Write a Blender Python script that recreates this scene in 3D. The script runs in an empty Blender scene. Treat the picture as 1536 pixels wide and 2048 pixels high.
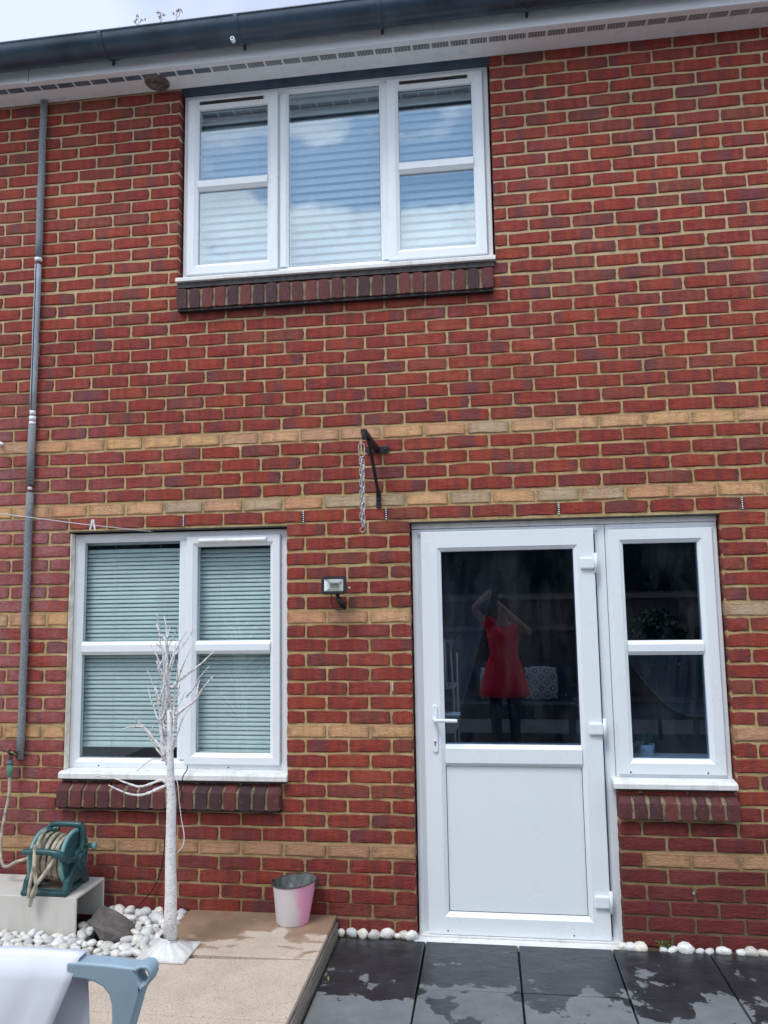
import bpy, bmesh, math, random
from mathutils import Vector, Matrix, noise as mnoise
R = math.radians
SC = bpy.context.scene
COL = SC.collection
rnd = random.Random(11)

# ------------------------------------------------------------------ camera
CAM = Vector((0.9724, -4.0608, 1.6977)); PIT, YAW, ROL, FPX = 0.11257, -0.13022, -0.01557, 1538.0
cp, sp, cw, sw, cr, sr = math.cos(PIT), math.sin(PIT), math.cos(YAW), math.sin(YAW), math.cos(ROL), math.sin(ROL)
FWD = Vector((sw*cp, cw*cp, sp)); _rt = Vector((cw, -sw, 0)); _up = _rt.cross(FWD)
RT = _rt*cr + _up*sr; UP = -_rt*sr + _up*cr
cd = bpy.data.cameras.new('camera'); cam = bpy.data.objects.new('camera', cd); COL.objects.link(cam)
cam.matrix_world = Matrix(((RT.x, UP.x, -FWD.x, CAM.x), (RT.y, UP.y, -FWD.y, CAM.y), (RT.z, UP.z, -FWD.z, CAM.z), (0, 0, 0, 1)))
cd.sensor_fit = 'HORIZONTAL'; cd.sensor_width = 36; cd.lens = 36*FPX/1536
cd.clip_start = 0.02; cd.clip_end = 400
SC.camera = cam
SC.view_settings.view_transform = 'Standard'; SC.view_settings.look = 'None'
SC.view_settings.exposure = 0.50; SC.view_settings.gamma = 1

def at(px, py, y):            # photo pixel -> point on the vertical plane at depth y
    d = FWD + RT*((px-768)/FPX) + UP*((1024-py)/FPX)
    return CAM + d*((y-CAM.y)/d.y)
def gr(px, py, z):            # photo pixel -> point on the level plane at height z
    d = FWD + RT*((px-768)/FPX) + UP*((1024-py)/FPX)
    return CAM + d*((z-CAM.z)/d.z)
def proj(p):
    d = Vector(p)-CAM; z = d.dot(FWD)
    return (768+FPX*d.dot(RT)/z, 1024-FPX*d.dot(UP)/z, z)

# ------------------------------------------------------------------ sky and sun
SUN_EL, SUN_AZ = R(57), R(205)
w = bpy.data.worlds.new('World'); SC.world = w; w.use_nodes = True
nt = w.node_tree; N = nt.nodes; L = nt.links
bg = N['Background']; bg.inputs[1].default_value = 0.1
sky = N.new('ShaderNodeTexSky'); sky.sky_type = 'NISHITA'; sky.sun_disc = False
sky.sun_elevation = SUN_EL; sky.sun_rotation = SUN_AZ; sky.air_density = 1.2; sky.dust_density = 1.0
tc = N.new('ShaderNodeTexCoord'); sx = N.new('ShaderNodeSeparateXYZ'); L.new(tc.outputs['Generated'], sx.inputs[0])
def M(op, a, b=None, tree=None, clamp=False):
    t = tree or nt
    n = t.nodes.new('ShaderNodeMath'); n.operation = op; n.use_clamp = clamp
    for i, v in enumerate((a, b)):
        if v is None: continue
        if isinstance(v, (int, float)): n.inputs[i].default_value = v
        else: t.links.new(v, n.inputs[i])
    return n.outputs[0]
zz = M('MAXIMUM', sx.outputs[2], 0.06)
cx_ = N.new('ShaderNodeCombineXYZ')
L.new(M('DIVIDE', sx.outputs[0], M('ADD', zz, 0.15)), cx_.inputs[0]); L.new(M('DIVIDE', sx.outputs[1], M('ADD', zz, 0.15)), cx_.inputs[1])
cx_.inputs[2].default_value = 3.7
cn = N.new('ShaderNodeTexNoise'); cn.inputs['Scale'].default_value = 3.4; cn.inputs['Detail'].default_value = 7; cn.inputs['Roughness'].default_value = .56
cn.inputs['Distortion'].default_value = .25
L.new(cx_.outputs[0], cn.inputs['Vector'])
cr_ = N.new('ShaderNodeValToRGB'); cr_.color_ramp.elements[0].position = .46; cr_.color_ramp.elements[1].position = .54
zb_ = N.new('ShaderNodeValToRGB'); ez = zb_.color_ramp.elements
ez[0].position = .462; ez[0].color = (.85, .85, .85, 1); ez[1].position = .488; ez[1].color = (.22, .22, .22, 1)
for p_, v_ in ((.522, .24), (.575, .80), (.9, .5)):
    e_ = ez.new(p_); e_.color = (v_, v_, v_, 1)
L.new(sx.outputs[2], zb_.inputs[0])
L.new(M('ADD', cn.outputs[0], M('MULTIPLY', M('SUBTRACT', zb_.outputs[0], .5), .36)), cr_.inputs[0])
# more cloud to the far side of the house (the white overcast corner of the sky)
bias = M('MULTIPLY', M('ADD', sx.outputs[1], 0.25), 3.0, clamp=True)
fac = M('MAXIMUM', cr_.outputs[0], bias)
farside = M('MULTIPLY', M('ADD', sx.outputs[1], 0.1), 3.0, clamp=True)
cn2 = N.new('ShaderNodeTexNoise'); cn2.inputs['Scale'].default_value = 2.2; cn2.inputs['Detail'].default_value = 4
L.new(cx_.outputs[0], cn2.inputs['Vector'])
cc = N.new('ShaderNodeValToRGB'); e = cc.color_ramp.elements
e[0].position = .35; e[0].color = (6.5, 7.4, 9.0, 1); e[1].position = .62; e[1].color = (11.5, 12.3, 13.6, 1)
L.new(cn2.outputs[0], cc.inputs[0])
mx = N.new('ShaderNodeMix'); mx.data_type = 'RGBA'
sk2 = N.new('ShaderNodeMix'); sk2.data_type = 'RGBA'; sk2.blend_type = 'MULTIPLY'; sk2.inputs[0].default_value = 1; sk2.inputs[7].default_value = (.84, 1.0, 1.1, 1)
L.new(sky.outputs[0], sk2.inputs[6]); L.new(fac, mx.inputs[0]); L.new(sk2.outputs[2], mx.inputs[6]); L.new(cc.outputs[0], mx.inputs[7])
dm_ = N.new('ShaderNodeMix'); dm_.data_type = 'RGBA'; dm_.blend_type = 'MULTIPLY'; dm_.inputs[7].default_value = (.50, .53, .60, 1)
L.new(farside, dm_.inputs[0]); L.new(cc.outputs[0], dm_.inputs[6]); L.new(dm_.outputs[2], mx.inputs[7])
L.new(mx.outputs[2], bg.inputs[0])
sl = bpy.data.lights.new('sun', 'SUN'); sl.energy = 1.3; sl.angle = R(20); sl.color = (1.0, .985, .955)
so = bpy.data.objects.new('sun', sl); COL.objects.link(so)
sd = Vector((math.sin(SUN_AZ)*math.cos(SUN_EL), math.cos(SUN_AZ)*math.cos(SUN_EL), math.sin(SUN_EL)))
so.rotation_euler = sd.to_track_quat('Z', 'Y').to_euler(); so.location = sd*20

# ------------------------------------------------------------------ materials
def new_mat(name):
    m = bpy.data.materials.new(name); m.use_nodes = True
    return m, m.node_tree, m.node_tree.nodes['Principled BSDF']
def geo_pos(t): return t.nodes.new('ShaderNodeNewGeometry').outputs['Position']
def noise(t, vec, scale, detail=3, rough=.55, dist=0):
    n = t.nodes.new('ShaderNodeTexNoise'); n.inputs['Scale'].default_value = scale; n.inputs['Detail'].default_value = detail
    n.inputs['Roughness'].default_value = rough; n.inputs['Distortion'].default_value = dist
    if vec is not None: t.links.new(vec, n.inputs['Vector'])
    return n.outputs[0]
def ramp(t, f, stops, interp='LINEAR'):
    n = t.nodes.new('ShaderNodeValToRGB'); cr = n.color_ramp; cr.interpolation = interp
    while len(cr.elements) < len(stops): cr.elements.new(.5)
    for el, (p, c) in zip(cr.elements, stops):
        el.position = p
        el.color = (c, c, c, 1) if isinstance(c, (int, float)) else (*c, 1)
    t.links.new(f, n.inputs[0]); return n.outputs[0]
def mixc(t, f, a, b, mode='MIX'):
    n = t.nodes.new('ShaderNodeMix'); n.data_type = 'RGBA'; n.blend_type = mode
    for i, v in ((0, f), (6, a), (7, b)):
        if isinstance(v, (int, float)): n.inputs[i].default_value = v
        elif isinstance(v, tuple): n.inputs[i].default_value = (*v, 1)
        else: t.links.new(v, n.inputs[i])
    return n.outputs[2]
def bump(t, b, h, strength=.3, dist=.004):
    n = t.nodes.new('ShaderNodeBump'); n.inputs['Strength'].default_value = strength; n.inputs['Distance'].default_value = dist
    t.links.new(h, n.inputs['Height']); t.links.new(n.outputs[0], b.inputs['Normal'])
def vscale(t, vec, s):
    n = t.nodes.new('ShaderNodeVectorMath'); n.operation = 'MULTIPLY'; n.inputs[1].default_value = s
    t.links.new(vec, n.inputs[0]); return n.outputs[0]
def simple(name, col, rough=.5, var=.12, scale=20, bmp=0, bscale=60, metal=0, dist=.002):
    m, t, b = new_mat(name)
    p = geo_pos(t)
    f = noise(t, p, scale, 4)
    c2 = tuple(max(0, c*(1-var*1.6)) for c in col); c3 = tuple(min(1, c*(1+var)) for c in col)
    t.links.new(ramp(t, f, [(.3, c2), (.7, c3)]), b.inputs['Base Color'])
    b.inputs['Roughness'].default_value = rough; b.inputs['Metallic'].default_value = metal
    if bmp: bump(t, b, noise(t, p, bscale, 5), bmp, dist)
    return m

def tone_node(t, obj):
    a = t.nodes.new('ShaderNodeAttribute'); a.attribute_name = 'tone'; a.attribute_type = 'OBJECT' if obj else 'GEOMETRY'
    return a.outputs['Fac']
def wn(t, v, k):
    n = t.nodes.new('ShaderNodeTexWhiteNoise'); n.noise_dimensions = '1D'
    t.links.new(M('MULTIPLY', v, k, t), n.inputs['W']); return n.outputs['Value']
def brick_mat(name, obj, buff=False):
    m, t, b = new_mat(name)
    tone = tone_node(t, obj); p = geo_pos(t)
    s = t.nodes.new('ShaderNodeSeparateXYZ'); t.links.new(p, s.inputs[0]); X, Y, Z = s.outputs
    def comb(a, bb, c):
        n = t.nodes.new('ShaderNodeCombineXYZ')
        for i, v in enumerate((a, bb, c)): t.links.new(v, n.inputs[i])
        return n.outputs[0]
    t97 = M('MULTIPLY', tone, 97.0, t)
    bandv = comb(M('MULTIPLY', X, 34, t), M('MULTIPLY', Z, 4.0, t), t97)
    band = noise(t, bandv, 1.0, 1.5, .4)
    creasev = comb(M('MULTIPLY', X, 30, t), M('MULTIPLY', Z, 75, t), t97)
    crease = noise(t, creasev, 1.0, 3, .6, 1.4)
    fine = noise(t, p, 170, 5, .7)
    mid = noise(t, p, 34, 4, .6)
    r1 = wn(t, tone, 991.0); r2 = wn(t, tone, 1777.0)
    if not buff:
        c = ramp(t, band, [(.30, (.135, .046, .050)), (.40, (.22, .042, .038)), (.50, (.29, .042, .032)), (.60, (.35, .068, .038)), (.70, (.23, .084, .056))])
        alt = ramp(t, r1, [(0, (.15, .062, .066)), (.07, (.21, .105, .068)), (.16, (.19, .046, .045)), (.45, (.26, .043, .037)), (.75, (.31, .047, .033)), (.92, (.38, .082, .040))])
        c = mixc(t, .42, c, alt)
        c = mixc(t, M('MULTIPLY', ramp(t, noise(t, p, .9, 3, .5), [(.42, 0.0), (.62, 1.0)]), .20, t), c, (.40, .10, .050))
        # grimy run-off under the sills and beside the lamp
        st = noise(t, vscale(t, p, (7, 7, 1.1)), 1.3, 5, .65)
        c = mixc(t, M('MULTIPLY', ramp(t, st, [(.52, 0.0), (.70, 1.0)]), .38, t), c, (.15, .050, .048))
        # blackened ends on some
        ed = noise(t, comb(M('MULTIPLY', X, 7, t), M('MULTIPLY', Z, 1.0, t), M('MULTIPLY', tone, 311.0, t)), 1, 0)
        c = mixc(t, M('MULTIPLY', ramp(t, ed, [(.63, 0.0), (.72, 1.0)]), .55, t), c, (.115, .062, .075))
        c = mixc(t, M('MULTIPLY', ramp(t, mid, [(.5, 0.0), (.72, 1.0)]), .35, t), c, (.22, .055, .05))
        c = mixc(t, ramp(t, crease, [(.28, .75), (.38, 0.0)]), c, (.085, .025, .022))
        # lime bloom smeared over the bricks at the left of the wall
        blv = noise(t, vscale(t, p, (1.3, 1.3, 1.0)), 2.2, 4, .6)
        gx = M('MULTIPLY', M('SUBTRACT', -0.95, X, t), 1.3, t, True)
        gz = M('MULTIPLY', M('SUBTRACT', 3.1, Z, t), 1.4, t, True)
        bl = M('MULTIPLY', M('MULTIPLY', ramp(t, blv, [(.33, 0.0), (.66, 1.0)]), gx, t), gz, t)
        bl2 = M('MULTIPLY', ramp(t, noise(t, p, 55, 3), [(.35, .5), (.65, 1.0)]), bl, t)
        c = mixc(t, M('MULTIPLY', bl2, .62, t), c, (.52, .33, .38))
        # faint bloom elsewhere
        c = mixc(t, M('MULTIPLY', ramp(t, noise(t, p, 1.7, 5, .65), [(.55, 0.0), (.75, 1.0)]), .16, t), c, (.50, .30, .33))
        sp_ = t.nodes.new('ShaderNodeTexVoronoi'); sp_.inputs['Scale'].default_value = 55; t.links.new(p, sp_.inputs['Vector'])
        c = mixc(t, M('MULTIPLY', ramp(t, sp_.outputs['Distance'], [(.06, 1.0), (.1, 0.0)]), ramp(t, noise(t, p, 9, 2), [(.55, 0.0), (.62, .8)]), t), c, (.55, .42, .38))
        # bricks darken towards the foot of the wall, most under the right-hand window
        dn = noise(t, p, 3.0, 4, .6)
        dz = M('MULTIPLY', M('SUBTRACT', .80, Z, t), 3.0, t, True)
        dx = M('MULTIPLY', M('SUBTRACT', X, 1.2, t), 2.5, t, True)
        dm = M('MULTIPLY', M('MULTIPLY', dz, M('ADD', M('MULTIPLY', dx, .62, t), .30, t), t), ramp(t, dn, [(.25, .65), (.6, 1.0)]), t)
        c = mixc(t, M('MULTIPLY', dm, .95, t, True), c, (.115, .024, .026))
    else:
        c = ramp(t, r1, [(0, (.50, .42, .28)), (.14, (.54, .45, .28)), (.2, (.66, .43, .20)), (.5, (.72, .47, .23)), (.75, (.58, .37, .22)), (.9, (.64, .36, .19)), (1, (.70, .50, .27))])
        at_ = t.nodes.new('ShaderNodeAttribute'); at_.attribute_name = 'pale'; at_.attribute_type = 'OBJECT' if obj else 'GEOMETRY'
        c = mixc(t, at_.outputs['Fac'], c, (.56, .50, .37))
        c = mixc(t, ramp(t, band, [(.35, .45), (.5, 0.0)]), c, (.50, .27, .18))
        c = mixc(t, M('MULTIPLY', ramp(t, mid, [(.45, 0.0), (.7, 1.0)]), .35, t), c, (.42, .30, .19))
        v = t.nodes.new('ShaderNodeTexVoronoi'); v.inputs['Scale'].default_value = 95; t.links.new(p, v.inputs['Vector'])
        pm = M('ADD', ramp(t, noise(t, comb(M('MULTIPLY', X, 10, t), M('MULTIPLY', Z, 10, t), t97), 1, 1), [(.56, 0.0), (.66, 1.0)]), M('MULTIPLY', at_.outputs['Fac'], .65, t), t, True)
        pit = M('MULTIPLY', ramp(t, v.outputs['Distance'], [(.2, 1.0), (.3, 0.0)]), pm, t)
        v2 = t.nodes.new('ShaderNodeTexWhiteNoise'); t.links.new(v.outputs['Position'], v2.inputs['Vector'])
        pit = M('MULTIPLY', pit, M('GREATER_THAN', v2.outputs['Value'], .62, t), t)
        c = mixc(t, pit, c, (.07, .045, .04))
        c = mixc(t, M('MULTIPLY', ramp(t, noise(t, p, 1.9, 3), [(.45, 0.0), (.7, 1.0)]), .25, t), c, (.42, .32, .26))
        dz = M('MULTIPLY', M('SUBTRACT', 1.35, Z, t), 1.0, t, True)
        c = mixc(t, M('MULTIPLY', dz, .55, t), c, (.31, .185, .115))
    ea = t.nodes.new('ShaderNodeAttribute'); ea.attribute_name = 'edge'; ea.attribute_type = 'GEOMETRY'
    sm = M('ADD', ea.outputs['Fac'], M('ADD', M('MULTIPLY', M('SUBTRACT', noise(t, p, 22, 4, .6), .5, t), .62, t), M('MULTIPLY', M('SUBTRACT', fine, .5, t), .25, t), t), t)
    smear = ramp(t, sm, [(1.01, 0.0), (1.11, .8)])
    c = mixc(t, ramp(t, sm, [(.74, 0.0), (1.0, .40)]), c, (.10, .035, .032))
    c = mixc(t, smear, c, (.46, .34, .19))
    c = mixc(t, .26, c, ramp(t, fine, [(.3, (.12, .05, .04)), (.7, (.75, .5, .45))]), 'OVERLAY')
    t.links.new(c, b.inputs['Base Color'])
    t.links.new(ramp(t, mid, [(.3, .72), (.7, .9)]), b.inputs['Roughness'])
    b.inputs['Specular IOR Level'].default_value = .3
    h = M('ADD', M('MULTIPLY', crease, .9, t), M('ADD', M('MULTIPLY', fine, .35, t), M('MULTIPLY', mid, .5, t), t), t)
    bump(t, b, h, 1.0, .006)
    return m
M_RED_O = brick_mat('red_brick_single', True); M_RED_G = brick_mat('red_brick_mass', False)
M_BUF_O = brick_mat('buff_brick_single', True, True); M_BUF_G = brick_mat('buff_brick_mass', False, True)
def dark_brick(name):
    m, t, b = new_mat(name)
    tone = tone_node(t, True); p = geo_pos(t)
    r1 = wn(t, tone, 731.0)
    c = ramp(t, r1, [(0, (.042, .024, .028)), (.3, (.075, .026, .027)), (.65, (.125, .030, .028)), (1, (.18, .040, .033))])
    c = mixc(t, ramp(t, noise(t, p, 26, 4, .65), [(.42, 0.0), (.7, .65)]), c, (.06, .03, .038))
    c = mixc(t, ramp(t, noise(t, p, 60, 3), [(.62, 0.0), (.72, .3)]), c, (.35, .22, .2))
    t.links.new(c, b.inputs['Base Color']); b.inputs['Roughness'].default_value = .8
    bump(t, b, noise(t, p, 90, 5, .65), .8, .004); return m
M_SILLB = dark_brick('dark_sill_brick'); M_SMORT = simple('grimy_sill_mortar', (.25, .195, .13), .9, .35, 18, .6, 60)
def mortar_mat():
    m, t, b = new_mat('sandy_mortar'); p = geo_pos(t)
    c = ramp(t, noise(t, p, 12, 5, .6), [(.3, (.33, .225, .10)), (.5, (.50, .365, .175)), (.72, (.65, .50, .27))])
    c = mixc(t, ramp(t, noise(t, p, 2.3, 4, .6), [(.52, 0.0), (.7, .5)]), c, (.30, .235, .17))
    s = t.nodes.new('ShaderNodeSeparateXYZ'); t.links.new(p, s.inputs[0])
    up = M('MULTIPLY', M('SUBTRACT', s.outputs[2], 2.5, t), .8, t, True)
    c = mixc(t, M('MULTIPLY', up, .5, t), c, (.58, .475, .32))
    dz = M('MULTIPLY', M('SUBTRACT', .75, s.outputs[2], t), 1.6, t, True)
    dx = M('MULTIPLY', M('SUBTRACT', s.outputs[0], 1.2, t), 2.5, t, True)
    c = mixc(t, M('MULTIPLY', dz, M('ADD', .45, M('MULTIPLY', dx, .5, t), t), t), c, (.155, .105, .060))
    c = mixc(t, ramp(t, noise(t, p, 240, 3), [(.3, .35), (.5, 0.0)]), c, (.25, .18, .11))
    t.links.new(c, b.inputs['Base Color']); b.inputs['Roughness'].default_value = .92; b.inputs['Specular IOR Level'].default_value = .2
    bump(t, b, M('ADD', noise(t, p, 45, 4, .6), M('MULTIPLY', noise(t, p, 260, 3), .4, t), t), 1.0, .006)
    return m
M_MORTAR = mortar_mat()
def pvc_mat(name, col=(.80, .845, .885), dirt=.06, rough=.28):
    m, t, b = new_mat(name); p = geo_pos(t)
    s = vscale(t, p, (9, 9, 1.6))
    c = mixc(t, M('MULTIPLY', ramp(t, noise(t, s, 1.6, 6, .65), [(.50, 0.0), (.78, 1.0)]), dirt, t), col, (.50, .46, .38))
    v = t.nodes.new('ShaderNodeTexVoronoi'); v.inputs['Scale'].default_value = 26; t.links.new(p, v.inputs['Vector'])
    c = mixc(t, M('MULTIPLY', ramp(t, v.outputs['Distance'], [(.035, 1.0), (.06, 0.0)]), .35, t), c, (.35, .31, .27))
    t.links.new(c, b.inputs['Base Color']); b.inputs['Roughness'].default_value = rough
    t.links.new(ramp(t, noise(t, p, 5, 4), [(.3, rough*.8), (.7, rough*1.6)]), b.inputs['Roughness'])
    return m
M_PVC = pvc_mat('white_upvc'); M_PVCD = pvc_mat('weathered_white_upvc', (.76, .77, .77), .8, .4)
M_SOFF = pvc_mat('soffit_white', (.84, .86, .89), .35, .45)
M_CAULK = simple('cream_sealant', (.78, .72, .62), .7, .2, 14, .4, 60)
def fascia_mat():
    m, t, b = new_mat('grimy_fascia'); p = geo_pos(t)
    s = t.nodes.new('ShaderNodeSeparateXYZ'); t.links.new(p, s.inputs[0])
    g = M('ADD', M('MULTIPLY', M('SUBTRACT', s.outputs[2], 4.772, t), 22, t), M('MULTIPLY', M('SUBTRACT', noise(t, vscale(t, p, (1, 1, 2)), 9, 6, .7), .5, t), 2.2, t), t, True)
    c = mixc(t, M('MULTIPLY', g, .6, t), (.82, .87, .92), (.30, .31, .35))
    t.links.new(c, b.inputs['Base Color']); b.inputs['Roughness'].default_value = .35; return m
M_FASC = fascia_mat()
M_GUT = simple('black_gutter_plastic', (.040, .070, .105), .3, .3, 6)
M_LINT = simple('dark_blue_grey_paint', (.12, .17, .22), .6, .2, 10)
M_STEEL = simple('dirty_lintel_steel', (.05, .045, .045), .6, .4, 30, .3)
M_BLACK = simple('black_rubber', (.012, .013, .015), .5, .2)
M_IRON = simple('black_painted_iron', (.008, .009, .013), .5, .3, 30, .3, 90)
M_ZINC = simple('galvanised_steel', (.55, .57, .58), .32, .2, 60, 0, 60, .9)
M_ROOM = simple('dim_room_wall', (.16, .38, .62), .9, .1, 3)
M_ROOF = simple('brown_roof_tile', (.11, .07, .055), .85, .3, 20, .5)
def glass_mat(name, tint=(.80, .90, .90), k=2.6, base=.03):
    m = bpy.data.materials.new(name); m.use_nodes = True; t = m.node_tree; t.nodes.clear()
    o = t.nodes.new('ShaderNodeOutputMaterial'); mixs = t.nodes.new('ShaderNodeMixShader')
    tr = t.nodes.new('ShaderNodeBsdfTransparent'); tr.inputs[0].default_value = (*tint, 1)
    g = t.nodes.new('ShaderNodeBsdfGlossy'); g.inputs['Roughness'].default_value = 0.0; g.inputs[0].default_value = (.88, .96, 1, 1)
    ge = t.nodes.new('ShaderNodeNewGeometry'); dt = t.nodes.new('ShaderNodeVectorMath'); dt.operation = 'DOT_PRODUCT'
    t.links.new(ge.outputs['Normal'], dt.inputs[0]); t.links.new(ge.outputs['Incoming'], dt.inputs[1])
    om = M('SUBTRACT', 1.0, M('ABSOLUTE', dt.outputs['Value'], None, t), t)
    fr = M('ADD', .04, M('MULTIPLY', .96, M('POWER', om, 5.0, t), t), t)
    fac = M('ADD', M('MULTIPLY', fr, k, t), base, t, True)
    # rain spots and dust on the pane
    p = geo_pos(t)
    v = t.nodes.new('ShaderNodeTexVoronoi'); v.inputs['Scale'].default_value = 60; t.links.new(p, v.inputs['Vector'])
    wv = t.nodes.new('ShaderNodeTexWhiteNoise'); t.links.new(v.outputs['Position'], wv.inputs['Vector'])
    sz = M('MULTIPLY', M('GREATER_THAN', wv.outputs['Value'], .80, t), .13, t)
    spot = M('LESS_THAN', v.outputs['Distance'], sz, t)
    clump = ramp(t, noise(t, p, 2.6, 3), [(.46, 0.0), (.6, 1.0)])
    spot = M('MULTIPLY', spot, clump, t)
    film = M('MULTIPLY', ramp(t, noise(t, vscale(t, p, (3, 3, 1)), 2, 6, .7), [(.45, 0.0), (.8, 1.0)]), .035, t)
    df = t.nodes.new('ShaderNodeBsdfDiffuse'); df.inputs[0].default_value = (.55, .60, .62, 1)
    t.links.new(fac, mixs.inputs[0]); t.links.new(tr.outputs[0], mixs.inputs[1]); t.links.new(g.outputs[0], mixs.inputs[2])
    m2 = t.nodes.new('ShaderNodeMixShader')
    t.links.new(M('ADD', M('MULTIPLY', spot, .35, t), film, t, True), m2.inputs[0])
    t.links.new(mixs.outputs[0], m2.inputs[1]); t.links.new(df.outputs[0], m2.inputs[2]); t.links.new(m2.outputs[0], o.inputs[0])
    return m
M_GLASS = glass_mat('window_glass', (.94, .98, .98), 2.0, .0); M_GLASSU = glass_mat('upstairs_glass', (.88, .93, .95), 3.2, .13)
M_GLASSD = glass_mat('door_glass', (.62, .72, .82), 2.7, .0)
def slate_mat():
    m, t, b = new_mat('wet_slate_paving'); p = geo_pos(t)
    tone = tone_node(t, True)
    s = t.nodes.new('ShaderNodeSeparateXYZ'); t.links.new(p, s.inputs[0])
    big = noise(t, p, 4.6, 5, .6, .25)
    wet = M('ADD', big, M('MULTIPLY', M('ADD', s.outputs[1], .50, t), .50, t), t)
    wet = M('ADD', wet, M('MULTIPLY', M('SUBTRACT', noise(t, p, 34, 4, .6), .5, t), .06, t), t)
    wet = ramp(t, wet, [(.472, 0.0), (.480, .8), (.50, 1.0)])
    dry = ramp(t, noise(t, p, 9, 6, .65), [(.3, (.14, .157, .167)), (.7, (.215, .233, .245))])
    dry = mixc(t, .25, dry, ramp(t, wn(t, tone, 57.0), [(0, (.06, .07, .075)), (1, (.2, .21, .215))]))
    wc = ramp(t, noise(t, p, 7, 5, .6), [(.3, (.014, .018, .023)), (.7, (.036, .042, .049))])
    c = mixc(t, wet, dry, wc)
    c = mixc(t, ramp(t, noise(t, p, 130, 2), [(.71, 0.0), (.75, .5)]), c, (.4, .4, .38))
    t.links.new(c, b.inputs['Base Color'])
    t.links.new(ramp(t, wet, [(0, .72), (1, .30)]), b.inputs['Roughness'])
    rip = noise(t, vscale(t, p, (1, 1.6, 1)), 7, 7, .6, .8)
    bump(t, b, rip, .5, .010); return m
M_SLATE = slate_mat()
def tile_mat():
    m, t, b = new_mat('speckled_beige_paving'); p = geo_pos(t)
    s = t.nodes.new('ShaderNodeSeparateXYZ'); t.links.new(p, s.inputs[0])
    c = ramp(t, noise(t, p, 6, 5, .6), [(.3, (.50, .405, .32)), (.7, (.61, .505, .41))])
    n1 = noise(t, p, 150, 3, .6)
    c = mixc(t, ramp(t, n1, [(.36, .7), (.42, 0.0)]), c, (.15, .105, .08))
    c = mixc(t, ramp(t, noise(t, p, 60, 3), [(.60, 0.0), (.68, .45)]), c, (.60, .53, .47))
    v = t.nodes.new('ShaderNodeTexVoronoi'); v.inputs['Scale'].default_value = 22; t.links.new(p, v.inputs['Vector'])
    c = mixc(t, ramp(t, v.outputs['Distance'], [(.045, 1.0), (.06, 0.0)]), c, (.85, .82, .78))
    wet = M('ADD', noise(t, vscale(t, p, (1, 1.5, 1)), 4.4, 4, .5, .5), M('MULTIPLY', M('ADD', s.outputs[1], .38, t), .75, t), t)
    wet = M('SUBTRACT', wet, M('MULTIPLY', M('ADD', s.outputs[0], .25, t), .33, t), t)
    wet = M('ADD', wet, M('MULTIPLY', M('SUBTRACT', noise(t, p, 30, 4, .6), .5, t), .07, t), t)
    wet = ramp(t, wet, [(.49, 0.0), (.52, .7), (.56, 1.0)])
    wc = ramp(t, noise(t, p, 8, 5), [(.3, (.19, .115, .07)), (.7, (.32, .205, .13))])
    c = mixc(t, M('MULTIPLY', wet, .85, t), c, wc)
    t.links.new(c, b.inputs['Base Color'])
    t.links.new(ramp(t, wet, [(0, .75), (1, .4)]), b.inputs['Roughness'])
    bump(t, b, n1, .25, .002); return m
M_TILE = tile_mat()
def wood_mat(name, c1, c2):
    m, t, b = new_mat(name); p = geo_pos(t)
    g = noise(t, vscale(t, p, (60, 3, 70)), 1.2, 5, .65, .6)
    t.links.new(ramp(t, g, [(.3, c1), (.65, c2)]), b.inputs['Base Color']); b.inputs['Roughness'].default_value = .85
    bump(t, b, g, .9, .006); return m
M_WOOD = wood_mat('weathered_sleeper', (.06, .052, .046), (.34, .29, .245))
def pebble_mat():
    m, t, b = new_mat('white_pebble'); tone = tone_node(t, True)
    tcn = t.nodes.new('ShaderNodeTexCoord'); o = tcn.outputs['Object']
    c = ramp(t, wn(t, tone, 411.0), [(0, (.56, .56, .55)), (.25, (.74, .74, .72)), (.6, (.86, .85, .82)), (.85, (.80, .74, .64)), (1, (.62, .58, .53))])
    off = t.nodes.new('ShaderNodeVectorMath'); off.operation = 'ADD'; t.links.new(o, off.inputs[0])
    cb = t.nodes.new('ShaderNodeCombineXYZ'); t.links.new(M('MULTIPLY', tone, 53.0, t), cb.inputs[0]); t.links.new(cb.outputs[0], off.inputs[1])
    vein = noise(t, off.outputs[0], 1.4, 5, .6, 1.2)
    c = mixc(t, ramp(t, vein, [(.44, 0.0), (.50, .45), (.56, 0.0)]), c, (.28, .30, .32))
    c = mixc(t, ramp(t, noise(t, off.outputs[0], .9, 4), [(.58, 0.0), (.75, .5)]), c, (.45, .40, .32))
    t.links.new(c, b.inputs['Base Color']); b.inputs['Roughness'].default_value = .5
    bump(t, b, noise(t, off.outputs[0], 5, 4), .25, .003); return m
M_PEB = pebble_mat()
M_SOIL = simple('dark_soil', (.045, .035, .028), .95, .4, 20, .8, 60)
M_GRAV = simple('pale_gravel', (.42, .41, .39), .9, .5, 55, 1.0, 60, 0, .02)

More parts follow.
